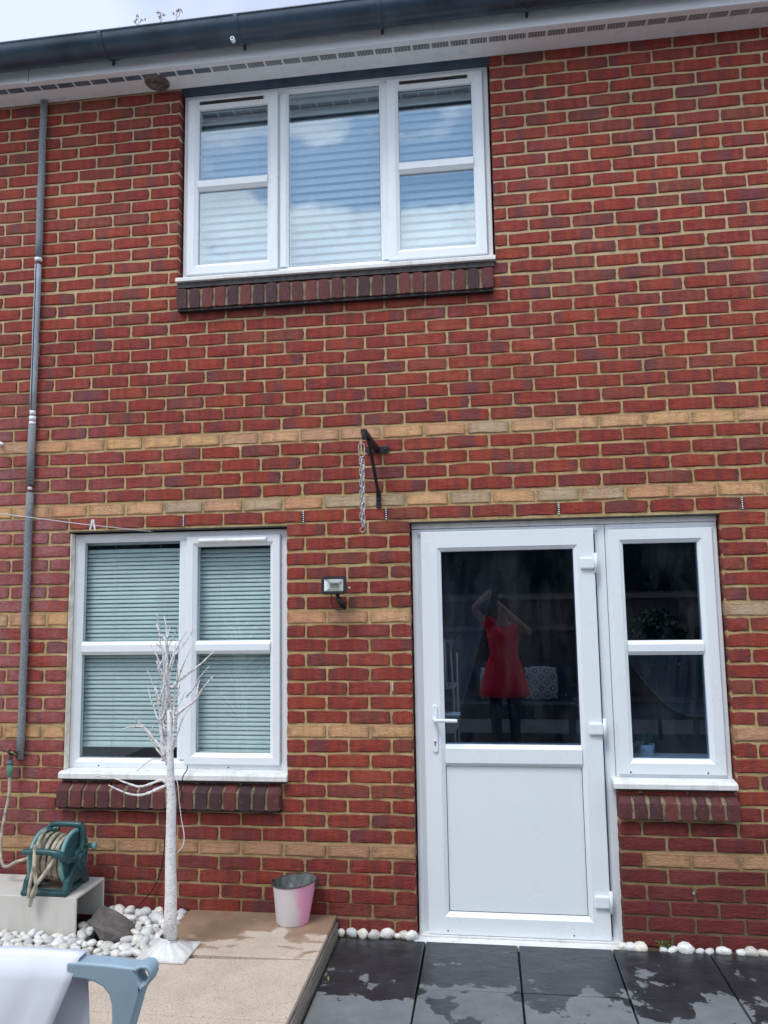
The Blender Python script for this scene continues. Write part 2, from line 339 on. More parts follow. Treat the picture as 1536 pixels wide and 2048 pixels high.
# ------------------------------------------------------------------ builders
def tag(o, label=None, cat=None, group=None, kind=None):
    if label: o['label'] = label
    if cat: o['category'] = cat
    if group: o['group'] = group
    if kind: o['kind'] = kind
    return o
def empty(name, loc=(0, 0, 0), rz=0):
    o = bpy.data.objects.new(name, None); o.location = loc; o.rotation_euler.z = rz; o.empty_display_size = .1; COL.objects.link(o); return o
class MB:
    def __init__(s): s.v = []; s.f = []; s.mi = []; s.sm = []
    def add(s, vs, fs, mi=0, smooth=False):
        k = len(s.v); s.v += [tuple(v) for v in vs]; s.f += [tuple(i+k for i in f) for f in fs]; s.mi += [mi]*len(fs); s.sm += [smooth]*len(fs)
    def box(s, x0, x1, y0, y1, z0, z1, mi=0):
        s.add([(x0, y0, z0), (x1, y0, z0), (x1, y1, z0), (x0, y1, z0), (x0, y0, z1), (x1, y0, z1), (x1, y1, z1), (x0, y1, z1)],
              [(0, 3, 2, 1), (4, 5, 6, 7), (0, 1, 5, 4), (1, 2, 6, 5), (2, 3, 7, 6), (3, 0, 4, 7)], mi)
    def tube(s, pts, rad, seg=8, mi=0, caps=True, closed=False):
        pts = [Vector(p) for p in pts]; n = len(pts)
        rad = rad if isinstance(rad, (list, tuple)) else [rad]*n
        prev = None; vs = []
        for i, p in enumerate(pts):
            a = pts[(i-1) % n] if (closed or i > 0) else p; b = pts[(i+1) % n] if (closed or i < n-1) else p
            d = (b-a).normalized()
            if prev is None:
                u = d.orthogonal().normalized()
            else:
                u = (prev - d*prev.dot(d)).normalized()
            prev = u; q = d.cross(u)
            for j in range(seg):
                an = 2*math.pi*j/seg; vs.append(p + (u*math.cos(an)+q*math.sin(an))*rad[i])
        fs = []
        for i in range(n if closed else n-1):
            for j in range(seg):
                a = i*seg+j; b = i*seg+(j+1) % seg; c = ((i+1) % n)*seg+(j+1) % seg; d = ((i+1) % n)*seg+j
                fs.append((a, b, c, d))
        if caps and not closed:
            fs.append(tuple(range(seg-1, -1, -1))); fs.append(tuple((n-1)*seg+j for j in range(seg)))
        s.add(vs, fs, mi, True)
    def lathe(s, c, prof, seg=24, axis='z', mi=0):   # prof list of (r, h)
        vs = []
        for r, h in prof:
            for j in range(seg):
                an = 2*math.pi*j/seg; a, b = r*math.cos(an), r*math.sin(an)
                vs.append({'z': (c[0]+a, c[1]+b, c[2]+h), 'x': (c[0]+h, c[1]+a, c[2]+b), 'y': (c[0]+a, c[1]+h, c[2]+b)}[axis])
        fs = []
        for i in range(len(prof)-1):
            for j in range(seg): fs.append((i*seg+j, i*seg+(j+1) % seg, (i+1)*seg+(j+1) % seg, (i+1)*seg+j))
        s.add(vs, fs, mi, True)
    def ring(s, x0, x1, z0, z1, prof, groove=True, mi=0):   # rectangular mitred ring; prof list of (t inward, y)
        g = .0022; st = []
        for (cx, cz, sx_, sz_) in ((x0, z0, 1, 1), (x1, z0, -1, 1), (x1, z1, -1, -1), (x0, z1, 1, -1)):
            m_ = [(cx+sx_*t, y+(.0012 if groove else 0), cz+sz_*t) for t, y in prof]
            h_ = [(cx+sx_*(t+g), y, cz+sz_*t) for t, y in prof]; v_ = [(cx+sx_*t, y, cz+sz_*(t+g)) for t, y in prof]
            order = (v_, m_, h_) if (sx_ == sz_) else (h_, m_, v_)
            st += list(order)
        n = len(prof); vs = [p for q in st for p in q]; fs = []
        for i in range(12):
            for j in range(n-1):
                a = i*n+j; b = ((i+1) % 12)*n+j; fs.append((a, b, b+1, a+1))
            fs.append((i*n+n-1, ((i+1) % 12)*n+n-1, ((i+1) % 12)*n, i*n))
        s.add(vs, fs, mi)
    def prism(s, poly, a0, a1, axis='y', mi=0):   # poly in the plane across axis
        n = len(poly)
        def P(u, v, a): return {'y': (u, a, v), 'x': (a, u, v), 'z': (u, v, a)}[axis]
        vs = [P(u, v, a0) for u, v in poly]+[P(u, v, a1) for u, v in poly]
        fs = [tuple(range(n)), tuple(range(2*n-1, n-1, -1))]+[(i, i+n, (i+1) % n+n, (i+1) % n) for i in range(n)]
        s.add(vs, fs, mi)
    def mesh(s, name, mats):
        me = bpy.data.meshes.new(name); me.from_pydata(s.v, [], s.f)
        for m in (mats if isinstance(mats, (list, tuple)) else [mats]): me.materials.append(m)
        me.polygons.foreach_set('material_index', s.mi); me.polygons.foreach_set('use_smooth', s.sm)
        bm = bmesh.new(); bm.from_mesh(me); bmesh.ops.recalc_face_normals(bm, faces=bm.faces); bm.to_mesh(me); bm.free()
        me.update(); return me
    def build(s, name, mats, parent=None, bevel=0, loc=None):
        o = bpy.data.objects.new(name, s.mesh(name, mats)); COL.objects.link(o)
        if loc: o.location = loc
        if parent: o.parent = parent
        if bevel:
            b = o.modifiers.new('bevel', 'BEVEL'); b.width = bevel; b.segments = 2; b.limit_method = 'ANGLE'; b.angle_limit = R(40)
        return o
def copy_obj(o, parent=None, loc=None):
    c = o.copy(); COL.objects.link(c)
    if parent: c.parent = parent
    if loc: c.location = loc
    return c
def smooth_curve(pts, n=6):
    pts = [Vector(p) for p in pts]; out = []
    for i in range(len(pts)-1):
        p0 = pts[max(i-1, 0)]; p1 = pts[i]; p2 = pts[i+1]; p3 = pts[min(i+2, len(pts)-1)]
        for k in range(n):
            t = k/n
            out.append(.5*((2*p1)+(p2-p0)*t+(2*p0-5*p1+4*p2-p3)*t*t+(3*p1-p0-3*p2+p3)*t**3))
    out.append(pts[-1]); return out

# ------------------------------------------------------------------ ground
g = MB(); g.add([(-60, -60, -.03), (60, -60, -.03), (60, 60, -.03), (-60, 60, -.03)], [(0, 1, 2, 3)])
tag(g.build('ground', M_GRAV), kind='structure')

# ------------------------------------------------------------------ house: the brick wall
house = tag(empty('brick_house', (0, 0, 0)), 'red brick house with buff brick bands, white windows and a white back door', 'house')
OPEN = [(-1.345, -.098, .748, 2.104), (.578, 2.152, .748, 2.104), (.578, 1.583, -.1, .748), (-.736, 1.072, 3.485, 4.801)]
MX0, MX1, MZ1 = -2.75, 3.35, 4.801
def tabL(s): return [int(v) for v in s.split()]
ZL = tabL('8 8 8 8 8 -4 0 -8 -11 -17 -9 -10 -16 -15 -14 -12 -11 -9 -8 -7 -5 -4 -2 -1 1 2 3 5 6 8 7 7 7 7 7 7 5 3 1 -1 -3 -5 -8 -10 -11 -13 -12 -11 -5 1 1 0 -2 -4 -6 -8 -7 -5 -6 -6 -7 -7 -8 -9 -9 -9')
XL = tabL('-12 -12 -12 -12 -12 -18 -10 -20 -13 -16 -13 -3 -5 -4 -4 -3 -3 -2 -1 -1 0 0 1 2 2 3 3 4 5 5 1 -2 -6 -10 -14 -17 -14 -10 -6 -3 1 5 8 12 9 6 3 1 1 2 -2 -5 -7 -8 -10 -11 -7 -2 -5 -8 -7 -6 -5 -3 -3 -3')
ZM = tabL('12 12 12 2 4 0 -1 -1 -1 -2 -2 -3 0 3 1 -2 -4 -5 -6 -6 -5 -7 -8 -5 -1 3 6 14 16 13 12 12 12 11 11 10 8 5 2 -2 -4 -6 -10 -13 -16 -16 -14 -12 -8 -4 0 0 0 -1 -2 -2 -2 -2 -1 -1 0 0 0 0 0 0')
XM = tabL('9 9 9 12 9 2 4 6 4 2 4 6 7 8 8 7 6 8 10 10 10 11 11 11 11 10 10 6 10 -2 -6 -10 -13 -17 -21 -24 -10 4 8 11 9 8 8 9 7 6 6 6 6 6 6 6 6 6 6 6 6 6 6 6 6 6 6 6 6 6')
ZR = tabL('-1 -1 -1 -3 -7 -4 -5 -3 -8 -7 -6 -5 -4 -3 -2 -1 0 1 2 3 4 6 7 8 9 10 11 12 13 14 13 12 16 18 20 16 14 14 12 9 6 2 -2 -4 -8 -11 -9 -6 -2 1 2 2 4 5 5 5 6 7 9 10 11 11 10 8 8 8')
XR = tabL('-10 -10 -10 -11 -6 -14 -13 -12 -12 -12 -12 -12 -12 -12 -11 -11 -11 -11 -11 -11 -10 -10 -10 -10 -10 -10 -10 -9 -9 -9 -9 -8 -5 -8 -3 -6 -2 8 2 0 -6 -2 0 -2 -2 -1 8 14 15 12 12 12 13 15 11 8 12 15 15 15 18 20 21 22 22 22')
def warp(i, k):
    xs = (-5.5, 1.5, 8.7)
    def lin(a, b, c):
        if i <= xs[0]: return a
        if i >= xs[2]: return c
        if i < xs[1]: u = (i-xs[0])/(xs[1]-xs[0]); return a+(b-a)*u
        u = (i-xs[1])/(xs[2]-xs[1]); return b+(c-b)*u
    kk = max(0, min(k+1, 65))
    return lin(XL[kk], XM[kk], XR[kk])*.001, lin(ZL[kk], ZM[kk], ZR[kk])*.001
MODX = .225*1.01094
BUFF = {5, 13, 21, 29, 34}
PALE = {(34, 2.5), (34, 6.5), (34, 7.5), (34, 8.5), (34, 9.5), (34, 10.5), (29, 5), (29, 6), (29, 9), (29, 10), (29, 4), (21, 10)}
def brick_mesh(L, H, D, seed, bev=.006, name='brick'):
    r = random.Random(seed); a, b = L/2, H/2; j = lambda s=.0024: r.uniform(-s, s)
    per = [(-a, -b), (-a/3, -b), (a/3, -b), (a, -b), (a, 0), (a, b), (a/3, b), (-a/3, b), (-a, b), (-a, 0)]
    back = [(x+j(.001), z+j()) for x, z in per]
    vs = []
    for x, z in back: vs.append((x, D, z))
    cr = r.uniform(.2, .6)
    for x, z in back:
        c = .0 if abs(abs(x)-a) > .01 or abs(abs(z)-b) > .01 else r.uniform(.0005, .0075)
        vs.append((x-math.copysign(c, x), bev*.9, z-math.copysign(c, z)))
    for x, z in back:
        sx_ = 1-(bev*.6+r.uniform(0, .002))/a; sz_ = 1-(bev*.6+r.uniform(0, .003))/b
        vs.append((x*sx_, j(.0012), z*sz_))
    n = 10; vs.append((j(.01), j(.0015)-.0005, j(.01)))
    fs = [(i, (i+1) % n, n+(i+1) % n, n+i) for i in range(n)]+[(n+i, n+(i+1) % n, 2*n+(i+1) % n, 2*n+i) for i in range(n)]
    fs += [(2*n+i, 2*n+(i+1) % n, 3*n) for i in range(n)]
    return vs, fs
def set_edge(me, per=31):
    a = me.attributes.new('edge', 'FLOAT', 'POINT'); n = len(me.vertices)
    a.data.foreach_set('value', [0.0 if i % per == per-1 else 1.0 for i in range(n)])
VAR = {}
for cls, Ln in (('full', .2165), ('half', .1035)):
    for s in range(12): VAR[cls, s] = brick_mesh(Ln, .0660, .098, s*7+(1 if cls == 'full' else 500))
BL = []
for k in range(0, 64):
    off = 0 if k % 2 == 0 else .5
    i = -13+off
    while i < 16:
        x0w, zc0 = warp(i, k); x1w, zc1 = warp(i+1, k)
        a = i*MODX+x0w+.0042; b = (i+1)*MODX+x1w-.0042; z = (k+.5)*.075+(zc0+zc1)/2; sl_ = (zc1-zc0)/MODX
        segs = [(a, b)]
        for (ox0, ox1, oz0, oz1) in OPEN:
            # the three rowlock sills and the openings replace bricks
            lo = oz0; hi = oz1
            if not (lo-.0 < z < hi): continue
            ns = []
            for (p, q) in segs:
                if q <= ox0+.012 or p >= ox1-.012: ns.append((p, q)); continue
                if p < ox0-.02: ns.append((p, ox0-.002))
                if q > ox1+.02: ns.append((ox1+.002, q))
            segs = ns
        for (p, q) in segs:
            # stretch the last brick to the jamb
            for (ox0, ox1, oz0, oz1) in OPEN:
                if oz0 < z < oz1:
                    if abs(q-ox0) < .045: q = ox0-.002
                    if abs(p-ox1) < .045: p = ox1+.002
            if q-p < .03: continue
            if p > MX1 or q < MX0: continue
            BL.append(((p+q)/2, z, q-p, k, i, sl_))
        i += 1
inview = []
for n_, (x, z, ln, k, i, sl_) in enumerate(BL):
    px, py, d = proj((x, 0, z))
    if -20 < px < 1556 and -20 < py < 2068 and z < 4.70: inview.append((d, n_))
inview.sort(); single = {n_ for _, n_ in inview[:298]}
# mortar backing: one slab with the openings cut out
xs = sorted({MX0, MX1}|{o[0]-.006 for o in OPEN}|{o[1]+.006 for o in OPEN}); zs = sorted({-.1, MZ1}|{o[2] for o in OPEN}|{o[3] for o in OPEN})
bm = bmesh.new(); YF, YB = .0055, .10
def hole(x, z): return any(o[0]-.006 < x < o[1]+.006 and o[2] < z < o[3] for o in OPEN)
cells = {}
for a in range(len(xs)-1):
    for b in range(len(zs)-1):
        if not hole((xs[a]+xs[a+1])/2, (zs[b]+zs[b+1])/2): cells[a, b] = 1
vc = {}
def gv(x, y, z):
    kx = (round(x, 5), round(y, 5), round(z, 5))
    if kx not in vc: vc[kx] = bm.verts.new((x, y, z))
    return vc[kx]
for (a, b) in cells:
    x0, x1, z0, z1 = xs[a], xs[a+1], zs[b], zs[b+1]
    bm.faces.new([gv(x0, YF, z0), gv(x1, YF, z0), gv(x1, YF, z1), gv(x0, YF, z1)])
    bm.faces.new([gv(x0, YB, z1), gv(x1, YB, z1), gv(x1, YB, z0), gv(x0, YB, z0)])
    for (da, db, e0, e1) in ((-1, 0, (x0, z1), (x0, z0)), (1, 0, (x1, z0), (x1, z1)), (0, -1, (x0, z0), (x1, z0)), (0, 1, (x1, z1), (x0, z1))):
        if (a+da, b+db) not in cells:
            bm.faces.new([gv(e0[0], YF, e0[1]), gv(e0[0], YB, e0[1]), gv(e1[0], YB, e1[1]), gv(e1[0], YF, e1[1])])
bmesh.ops.recalc_face_normals(bm, faces=bm.faces)
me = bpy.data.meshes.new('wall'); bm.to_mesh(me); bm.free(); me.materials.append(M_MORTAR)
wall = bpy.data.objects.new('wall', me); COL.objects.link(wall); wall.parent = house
vmesh = {}
for key, (vs, fs) in VAR.items():
    for mt, mm in (('r', M_RED_O), ('b', M_BUF_O)):
        q = MB(); q.add(vs, fs); vmesh[key+(mt,)] = q.mesh('brick', mm); set_edge(vmesh[key+(mt,)])
V = []; F = []; TI = []; TN = []; PL = []
for n_, (x, z, ln, k, i, sl_) in enumerate(BL):
    cls = 'full' if ln > .16 else 'half'; base = .2165 if cls == 'full' else .1035
    s = rnd.randrange(12); buff = k in BUFF; tone = rnd.random(); yo = rnd.uniform(-.0016, .0016); rz = rnd.uniform(-.006, .006)-sl_
    pale = 1.0 if (k, i) in PALE else 0.0
    if k == 5 and abs(i-6.5) < .1: buff = False; tone = .03
    tx = rnd.uniform(-.004, .004)
    if n_ in single:
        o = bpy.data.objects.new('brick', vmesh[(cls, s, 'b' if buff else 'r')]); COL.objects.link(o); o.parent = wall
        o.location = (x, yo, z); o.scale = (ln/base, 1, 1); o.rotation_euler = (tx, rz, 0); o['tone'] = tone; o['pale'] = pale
    else:
        vs, fs = VAR[cls, s]; b0 = len(V); c_, s_ = math.cos(-rz), math.sin(-rz)
        for (vx, vy, vz) in vs:
            vx *= ln/base; V.append((x+vx*c_-vz*s_, yo+vy+tx*vz, z+vx*s_+vz*c_))
        F += [tuple(t+b0 for t in f) for f in fs]; TI += [1 if buff else 0]*len(fs); TN += [tone]*len(fs); PL += [pale]*len(fs)
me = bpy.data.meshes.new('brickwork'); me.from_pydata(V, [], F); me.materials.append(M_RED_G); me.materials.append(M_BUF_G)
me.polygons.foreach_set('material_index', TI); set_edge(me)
for nm, dat in (('tone', TN), ('pale', PL)):
    a = me.attributes.new(nm, 'FLOAT', 'FACE'); a.data.foreach_set('value', dat)
bm = bmesh.new(); bm.from_mesh(me); bmesh.ops.recalc_face_normals(bm, faces=bm.faces); bm.to_mesh(me); bm.free()
o = bpy.data.objects.new('brickwork', me); COL.objects.link(o); o.parent = wall; o['kind'] = 'stuff'

# weep vents in the lintel course
for i in (-3, 0, 2, 6, 10):
    dx, dz = warp(i, 28); x = i*MODX+dx; z = 28.5*.075+dz
    q = MB(); q.box(x-.004, x+.004, -.0025, .02, z-.033, z+.033, 0)
    for j in range(6): q.box(x-.0036, x+.0036, -.004, .0, z-.030+j*.0113, z-.030+j*.0113+.0055, 1)
    q.build('weep_vent', [M_BLACK, M_PVC], house)
# lintel flanges
for (x0, x1) in ((-1.40, -.05), (.53, 2.19)):
    q = MB(); q.box(x0+.04, x1-.04, .003, .10, 2.0975, 2.1035); q.build('lintel', M_STEEL, house)
q = MB(); q.box(-.742, 1.078, .045, .099, 4.703, 4.80); q.build('lintel', M_LINT, house)

# ------------------------------------------------------------------ brick-on-edge sills
def brick_sill(x0, x1, z0, z1, yf, n, slope, seed, H):
    r = random.Random(seed)
    q = MB(); q.prism([(yf+.007, z0+.006), (.095, z0+.006), (.095, z1+slope-.005), (yf+.007, z1-.005)], x0+.004, x1-.004, 'x')
    root = q.build('brick_sill', M_SMORT, house)
    p = (x1-x0+.010)/n
    for j in range(n):
        wdt = p-.010; hh = z1-z0
        vs, fs = brick_mesh(wdt, hh, .14, seed*100+j, .005)
        vs = [(x, y, z+(slope*(y/.14) if z > 0 else 0)) for x, y, z in vs]
        m = MB(); m.add(vs, fs); o = m.build('brick', M_SILLB, root)
        o.location = (x0+p*j+wdt/2, yf+r.uniform(-.002, .002), (z0+z1)/2+r.uniform(-.002, .002)); o.rotation_euler = (0, r.uniform(-.03, .03), 0); o['tone'] = r.random()
    return root
brick_sill(-.722, 1.06, 3.347, 3.463, -.052, 24, .02, 3, 0)
brick_sill(-1.358, -.122, .612, .706, -.05, 16, .085, 4, 0)
brick_sill(1.586, 2.148, .607, .690, -.045, 8, .095, 5, 0)
q = MB(); q.box(-.72, 1.058, -.040, .02, 3.336, 3.3465); q.build('damp_course', M_BLACK, house)
q = MB(); q.box(-1.35, -.12, -.038, .02, .603, .6115); q.build('damp_course', M_BLACK, house)
q = MB(); q.box(-.73, 1.066, -.018, .09, 3.484, 3.516); q.build('mortar_bed', M_STEEL, house)
q = MB(); q.box(-1.345, -.1, -.012, .09, .743, .760); q.build('mortar_bed', M_STEEL, house)
q = MB(); q.box(1.585, 2.148, -.012, .09, .738, .752); q.build('mortar_bed', M_STEEL, house)

# ------------------------------------------------------------------ windows and door
YBK = .098
def fr_prof(wd, yf): return [(0, YBK), (0, yf+.003), (.003, yf), (wd-.020, yf), (wd-.018, yf+.003), (wd-.001, yf+.016), (wd, yf+.02), (wd, YBK)]
def bar(q, x0, x1, z0, z1, yf, horiz):
    if horiz:
        h = z1-z0; q.prism([(YBK, z0), (yf+.018, z0), (yf+.004, z0+.016), (yf, z0+.019), (yf, z1-.019), (yf+.004, z1-.016), (yf+.018, z1), (YBK, z1)], x0, x1, 'x')
    else: q.prism([(x0, YBK), (x0, yf+.018), (x0+.016, yf+.003), (x0+.018, yf), (x1-.018, yf), (x1-.016, yf+.003), (x1, yf+.018), (x1, YBK)], z0, z1, 'z')
def pane(x0, x1, z0, z1, y, parent, mat=None, rz=0):
    q = MB(); g_ = .005; hx, hz = (x1-x0)/2, (z1-z0)/2
    o_ = [(-hx, -hz), (hx, -hz), (hx, hz), (-hx, hz)]; i_ = [(-hx+g_, -hz+g_), (hx-g_, -hz+g_), (hx-g_, hz-g_), (-hx+g_, hz-g_)]
    vs = [(a, 0, b) for a, b in o_]+[(a, 0, b) for a, b in i_]+[(a, .004, b) for a, b in i_]+[(a, .004, b) for a, b in o_]
    q.add(vs, [(i, (i+1) % 4, 4+(i+1) % 4, 4+i) for i in range(4)]+[(12+i, 12+(i+1) % 4, 8+(i+1) % 4, 8+i) for i in range(4)]+[(i, (i+1) % 4, 12+(i+1) % 4, 12+i) for i in range(4)], 1)
    q.add(vs, [(4, 5, 6, 7), (8, 11, 10, 9)], 0)
    o = q.build('pane', [mat or M_GLASS, M_BLACK], parent); o.location = ((x0+x1)/2, y, (z0+z1)/2); o.rotation_euler.z = rz
    return o
def sill(x0, x1, z0, z1, y0, parent):
    q = MB(); q.prism([(y0, z0), (y0+.012, z0-.003), (.085, z0), (.085, z1+.004), (.05, z1+.002), (y0+.012, z1-.006), (y0, z1-.014)], x0, x1, 'x')
    return q.build('sill', M_PVCD, parent, .0015)

# lower left window
q = MB(); q.ring(-1.344, -.102, .800, 2.090, fr_prof(.050, .050))
bar(q, -.728, -.655, .85, 2.04, .050, False)
win = q.build('window', M_PVC, house)
q = MB(); bar(q, -1.294, -.728, 1.410, 1.484, .052, True); q.build('transom', M_PVC, win)
q = MB(); q.ring(-.676, -.142, .828, 2.060, fr_prof(.058, .034)); bar(q, -.618, -.200, 1.413, 1.485, .036, True); q.build('sash', M_PVC, win)
pane(-1.298, -.724, 1.480, 2.044, .074, win); pane(-1.298, -.724, .846, 1.414, .074, win)
pane(-.622, -.196, 1.481, 2.006, .064, win); pane(-.622, -.196, .882, 1.417, .064, win)
sill(-1.358, -.088, .760, .799, -.034, win)
q = MB(); q.box(-1.3475, -1.3435, .004, .05, .80, 2.09); q.build('sealant', M_CAULK, win)
q = MB(); q.prism([(.034, 2.022), (.014, 2.026), (.012, 2.034), (.018, 2.044), (.034, 2.046)], -.60, -.215, 'x'); q.build('trickle_vent', M_PVCD, win, .001)
for x in (-1.17, -.43):
    q = MB(); q.lathe((x, .0495, .812), [(0, 0), (.0042, 0), (.0042, .002)], 10, 'y'); q.build('drain_hole', M_BLACK, win)
# upper window
q = MB(); q.ring(-.728, 1.066, 3.560, 4.700, fr_prof(.040, .050))
bar(q, -.160, -.093, 3.598, 4.662, .050, False); bar(q, .438, .505, 3.598, 4.662, .050, False)
win = q.build('window', M_PVC, house)
for (a, b) in ((-.702, -.156), (.488, 1.035)):
    q = MB(); q.ring(a, b, 3.582, 4.672, fr_prof(.064, .034)); bar(q, a+.062, b-.062, 4.098, 4.168, .036, True); q.build('sash', M_PVC, win)
    pane(a+.060, b-.060, 3.642, 4.102, .066, win, M_GLASSU); pane(a+.060, b-.060, 4.164, 4.610, .066, win, M_GLASSU)
    q = MB(); q.box(a+.07, b-.08, .022, .034, 4.644, 4.652, 0); q.box(a+.075, b-.085, .026, .034, 4.630, 4.644, 1); q.build('trickle_vent', [M_PVCD, M_BLACK], win)
pane(-.098, .443, 3.596, 4.664, .066, win, M_GLASSU)
sill(-.738, 1.075, 3.517, 3.550, -.034, win)
# door set
q = MB(); q.ring(.582, 1.590, -.03, 2.066, fr_prof(.048, .048)); dfr = q.build('door_frame', M_PVC, house)
q = MB(); q.box(.582, 2.149, .040, YBK, 2.0685, 2.0965); q.build('head_strip', M_PVCD, dfr, .002)
q = MB(); q.box(.56, 1.60, -.045, .09, -.03, .004); q.build('threshold', M_PVCD, dfr, .003)
q = MB(); q.box(.60, 1.575, .018, .09, .005, .014); q.build('threshold_bar', M_PVCD, dfr, .002)
q = MB(); q.ring(.632, 1.530, .016, 2.048, fr_prof(.105, .022)); bar(q, .737, 1.425, .836, .944, .024, True)
door = q.build('door', M_PVC, house)
pane(.732, 1.430, .938, 1.950, .050, door, M_GLASSD, R(-.55))
q = MB(); q.box(.735, 1.427, .047, .060, .118, .840); q.build('panel', M_PVC, door)
q = MB(); q.ring(.7365, 1.4255, .1205, .8375, [(0, .060), (0, .0445), (.003, .0445), (.003, .060)], False); q.build('gasket', M_STEEL, door)
for (hy, hx) in ((1126, 1184), (1458, 1202), (1805, 1215)):
    c = at(hx+6, hy, .015); q = MB()
    q.box(c.x-.075, c.x-.004, .004, .022, c.z-.030, c.z+.030); o = q.build('hinge', M_PVC, door, .008)
    q = MB(); q.tube([(c.x+.004, .012, c.z-.052), (c.x+.004, .012, c.z+.052)], .009, 10); q.build('hinge_pin', M_PVC, door)
hx, hz = .682, 0
a = at(868, 1410, .015); b = at(872, 1505, .015); z1, z0, cx0 = a.z, b.z, (a.x+b.x)/2
def rounded(x0, x1, z0, z1, r, n=6):
    pts = []
    for (cx, cz, a0) in ((x1-r, z0+r, -90), (x1-r, z1-r, 0), (x0+r, z1-r, 90), (x0+r, z0+r, 180)):
        for i in range(n+1): an = R(a0+90*i/n); pts.append((cx+r*math.cos(an), cz+r*math.sin(an)))
    return pts
q = MB(); q.prism(rounded(cx0-.014, cx0+.014, z0, z1, .0138), .012, .022, 'y'); q.build('handle_plate', M_PVC, door, .003)
lv = at(870, 1441, -.03)
q = MB(); q.tube(smooth_curve([(cx0, .012, lv.z), (cx0, -.018, lv.z), (cx0+.012, -.034, lv.z), (cx0+.05, -.036, lv.z), (cx0+.118, -.034, lv.z-.002)], 5), .0095, 10); q.build('handle', M_PVC, door)
kz = at(870, 1484, .01).z
q = MB(); q.lathe((cx0, .0115, kz), [(0, 0), (.008, 0), (.008, .003)], 14, 'y'); q.box(cx0-.003, cx0+.003, .0112, .014, kz-.020, kz-.002); q.build('keyhole', M_ZINC, door)
q = MB(); q.tube(smooth_curve([(cx0, .08, lv.z+.012), (cx0, .12, lv.z+.012), (cx0+.012, .13, lv.z+.012), (cx0+.13, .13, lv.z+.010)], 5), .010, 10); q.build('inner_handle', M_PVC, door)
for x in (.73, 1.35):
    q = MB(); q.lathe((x, .0215, .035), [(0, 0), (.004, 0), (.004, .002)], 10, 'y'); q.build('drain_hole', M_BLACK, door)
# side window beside the door
q = MB(); q.ring(1.5925, 2.148, .790, 2.066, fr_prof(.042, .046)); win = q.build('window', M_PVC, house)
q = MB(); q.ring(1.606, 2.121, .808, 2.036, fr_prof(.073, .030)); bar(q, 1.679, 2.048, 1.394, 1.467, .032, True); q.build('sash', M_PVC, win)
pane(1.674, 2.053, 1.463, 1.968, .062, win, M_GLASSD, R(-.3)); pane(1.674, 2.053, .876, 1.399, .062, win, M_GLASSD, R(-.3))
sill(1.566, 2.150, .752, .789, -.034, win)
for x in (1.66, 2.03):
    q = MB(); q.lathe((x, .0295, .818), [(0, 0), (.0045, 0), (.0045, .002)], 10, 'y'); q.build('drain_hole', M_BLACK, win)
q = MB(); q.box(1.5905, 1.5925+.0005, .02, .09, -.02, .75); q.build('cover_strip', M_CAULK, dfr)

# rooms behind the windows
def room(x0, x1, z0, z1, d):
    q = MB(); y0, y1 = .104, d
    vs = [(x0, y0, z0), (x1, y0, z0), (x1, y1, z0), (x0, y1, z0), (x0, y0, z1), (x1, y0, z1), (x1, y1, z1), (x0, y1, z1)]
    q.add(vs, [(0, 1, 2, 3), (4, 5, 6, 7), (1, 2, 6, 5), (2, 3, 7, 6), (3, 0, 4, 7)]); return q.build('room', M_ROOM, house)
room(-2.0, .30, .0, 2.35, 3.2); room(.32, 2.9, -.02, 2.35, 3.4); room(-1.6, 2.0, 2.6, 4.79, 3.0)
q = MB(); q.box(1.60, 2.14, .10, .30, .83, .86); q.build('window_board', M_PVC, house)

# ------------------------------------------------------------------ eaves
q = MB(); q.box(MX0, MX1, -.192, -.0005, 4.722, 4.730); soff = q.build('soffit', M_SOFF, house)
q = MB(); q.box(MX0, MX1, -.1915, -.158, 4.7165, 4.7215); q.build('soffit_trim', M_SOFF, soff, .002)
ribg = MB(); ribg.box(-.046, .046, -.019, .019, -.0012, 0, 0)
for j in range(11): ribg.box(-.0435+j*.0083-.0012, -.0435+j*.0083+.0012, -.018, .018, -.0026, -.001, 1)
rmesh = ribg.mesh('vent_grille', [M_BLACK, M_SOFF])
clog = MB(); clog.box(-.046, .046, -.019, .019, -.0012, 0, 0)
cmesh = clog.mesh('vent_grille', [M_LINT])
x = -2.64
while x < 3.2:
    o = bpy.data.objects.new('vent_grille', cmesh if x < -.45 else rmesh); COL.objects.link(o); o.parent = soff; o.location = (x, -.134, 4.7215); x += .1045
c = gr(317, 170, 4.72)
q = MB(); q.lathe((c.x, -.075, 4.7215), [(0, -.010), (.018, -.010), (.02, -.006), (.030, -.006), (.032, -.010), (.042, -.010), (.044, -.006), (.053, -.006), (.055, -.011), (.068, -.008), (.072, 0)], 28)
tag(q.build('round_vent', simple('grimy_brown_plastic', (.20, .16, .14), .8, .5, 40, .5), soff))
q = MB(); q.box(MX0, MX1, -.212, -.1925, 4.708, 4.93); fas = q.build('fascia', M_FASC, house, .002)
fj = at(57, 160, -.212); q = MB(); q.box(fj.x-.001, fj.x+.001, -.2132, -.211, 4.712, 4.80); q.build('fascia_joint', M_STEEL, fas)
q = MB(); q.box(fj.x-.03, fj.x+.02, -.216, -.185, 4.700, 4.7075); q.build('fascia_clip', M_SOFF, fas, .002)
for x in (-1.02, -.52, .22, .93, 1.5):
    q = MB(); q.lathe((x, -.212, 4.775), [(0, -.004), (.005, -.003), (.006, 0)], 10, 'y'); q.build('fascia_nail', M_PVC, fas)
gx0, gx1 = MX0, MX1; q = MB(); vs = []; n = 20; RG = .086
gc = (-.299, 4.829)
outer = [(gc[0]-RG*math.cos(R(a)), gc[1]-RG*math.sin(R(a))) for a in [180*i/n for i in range(n+1)]]
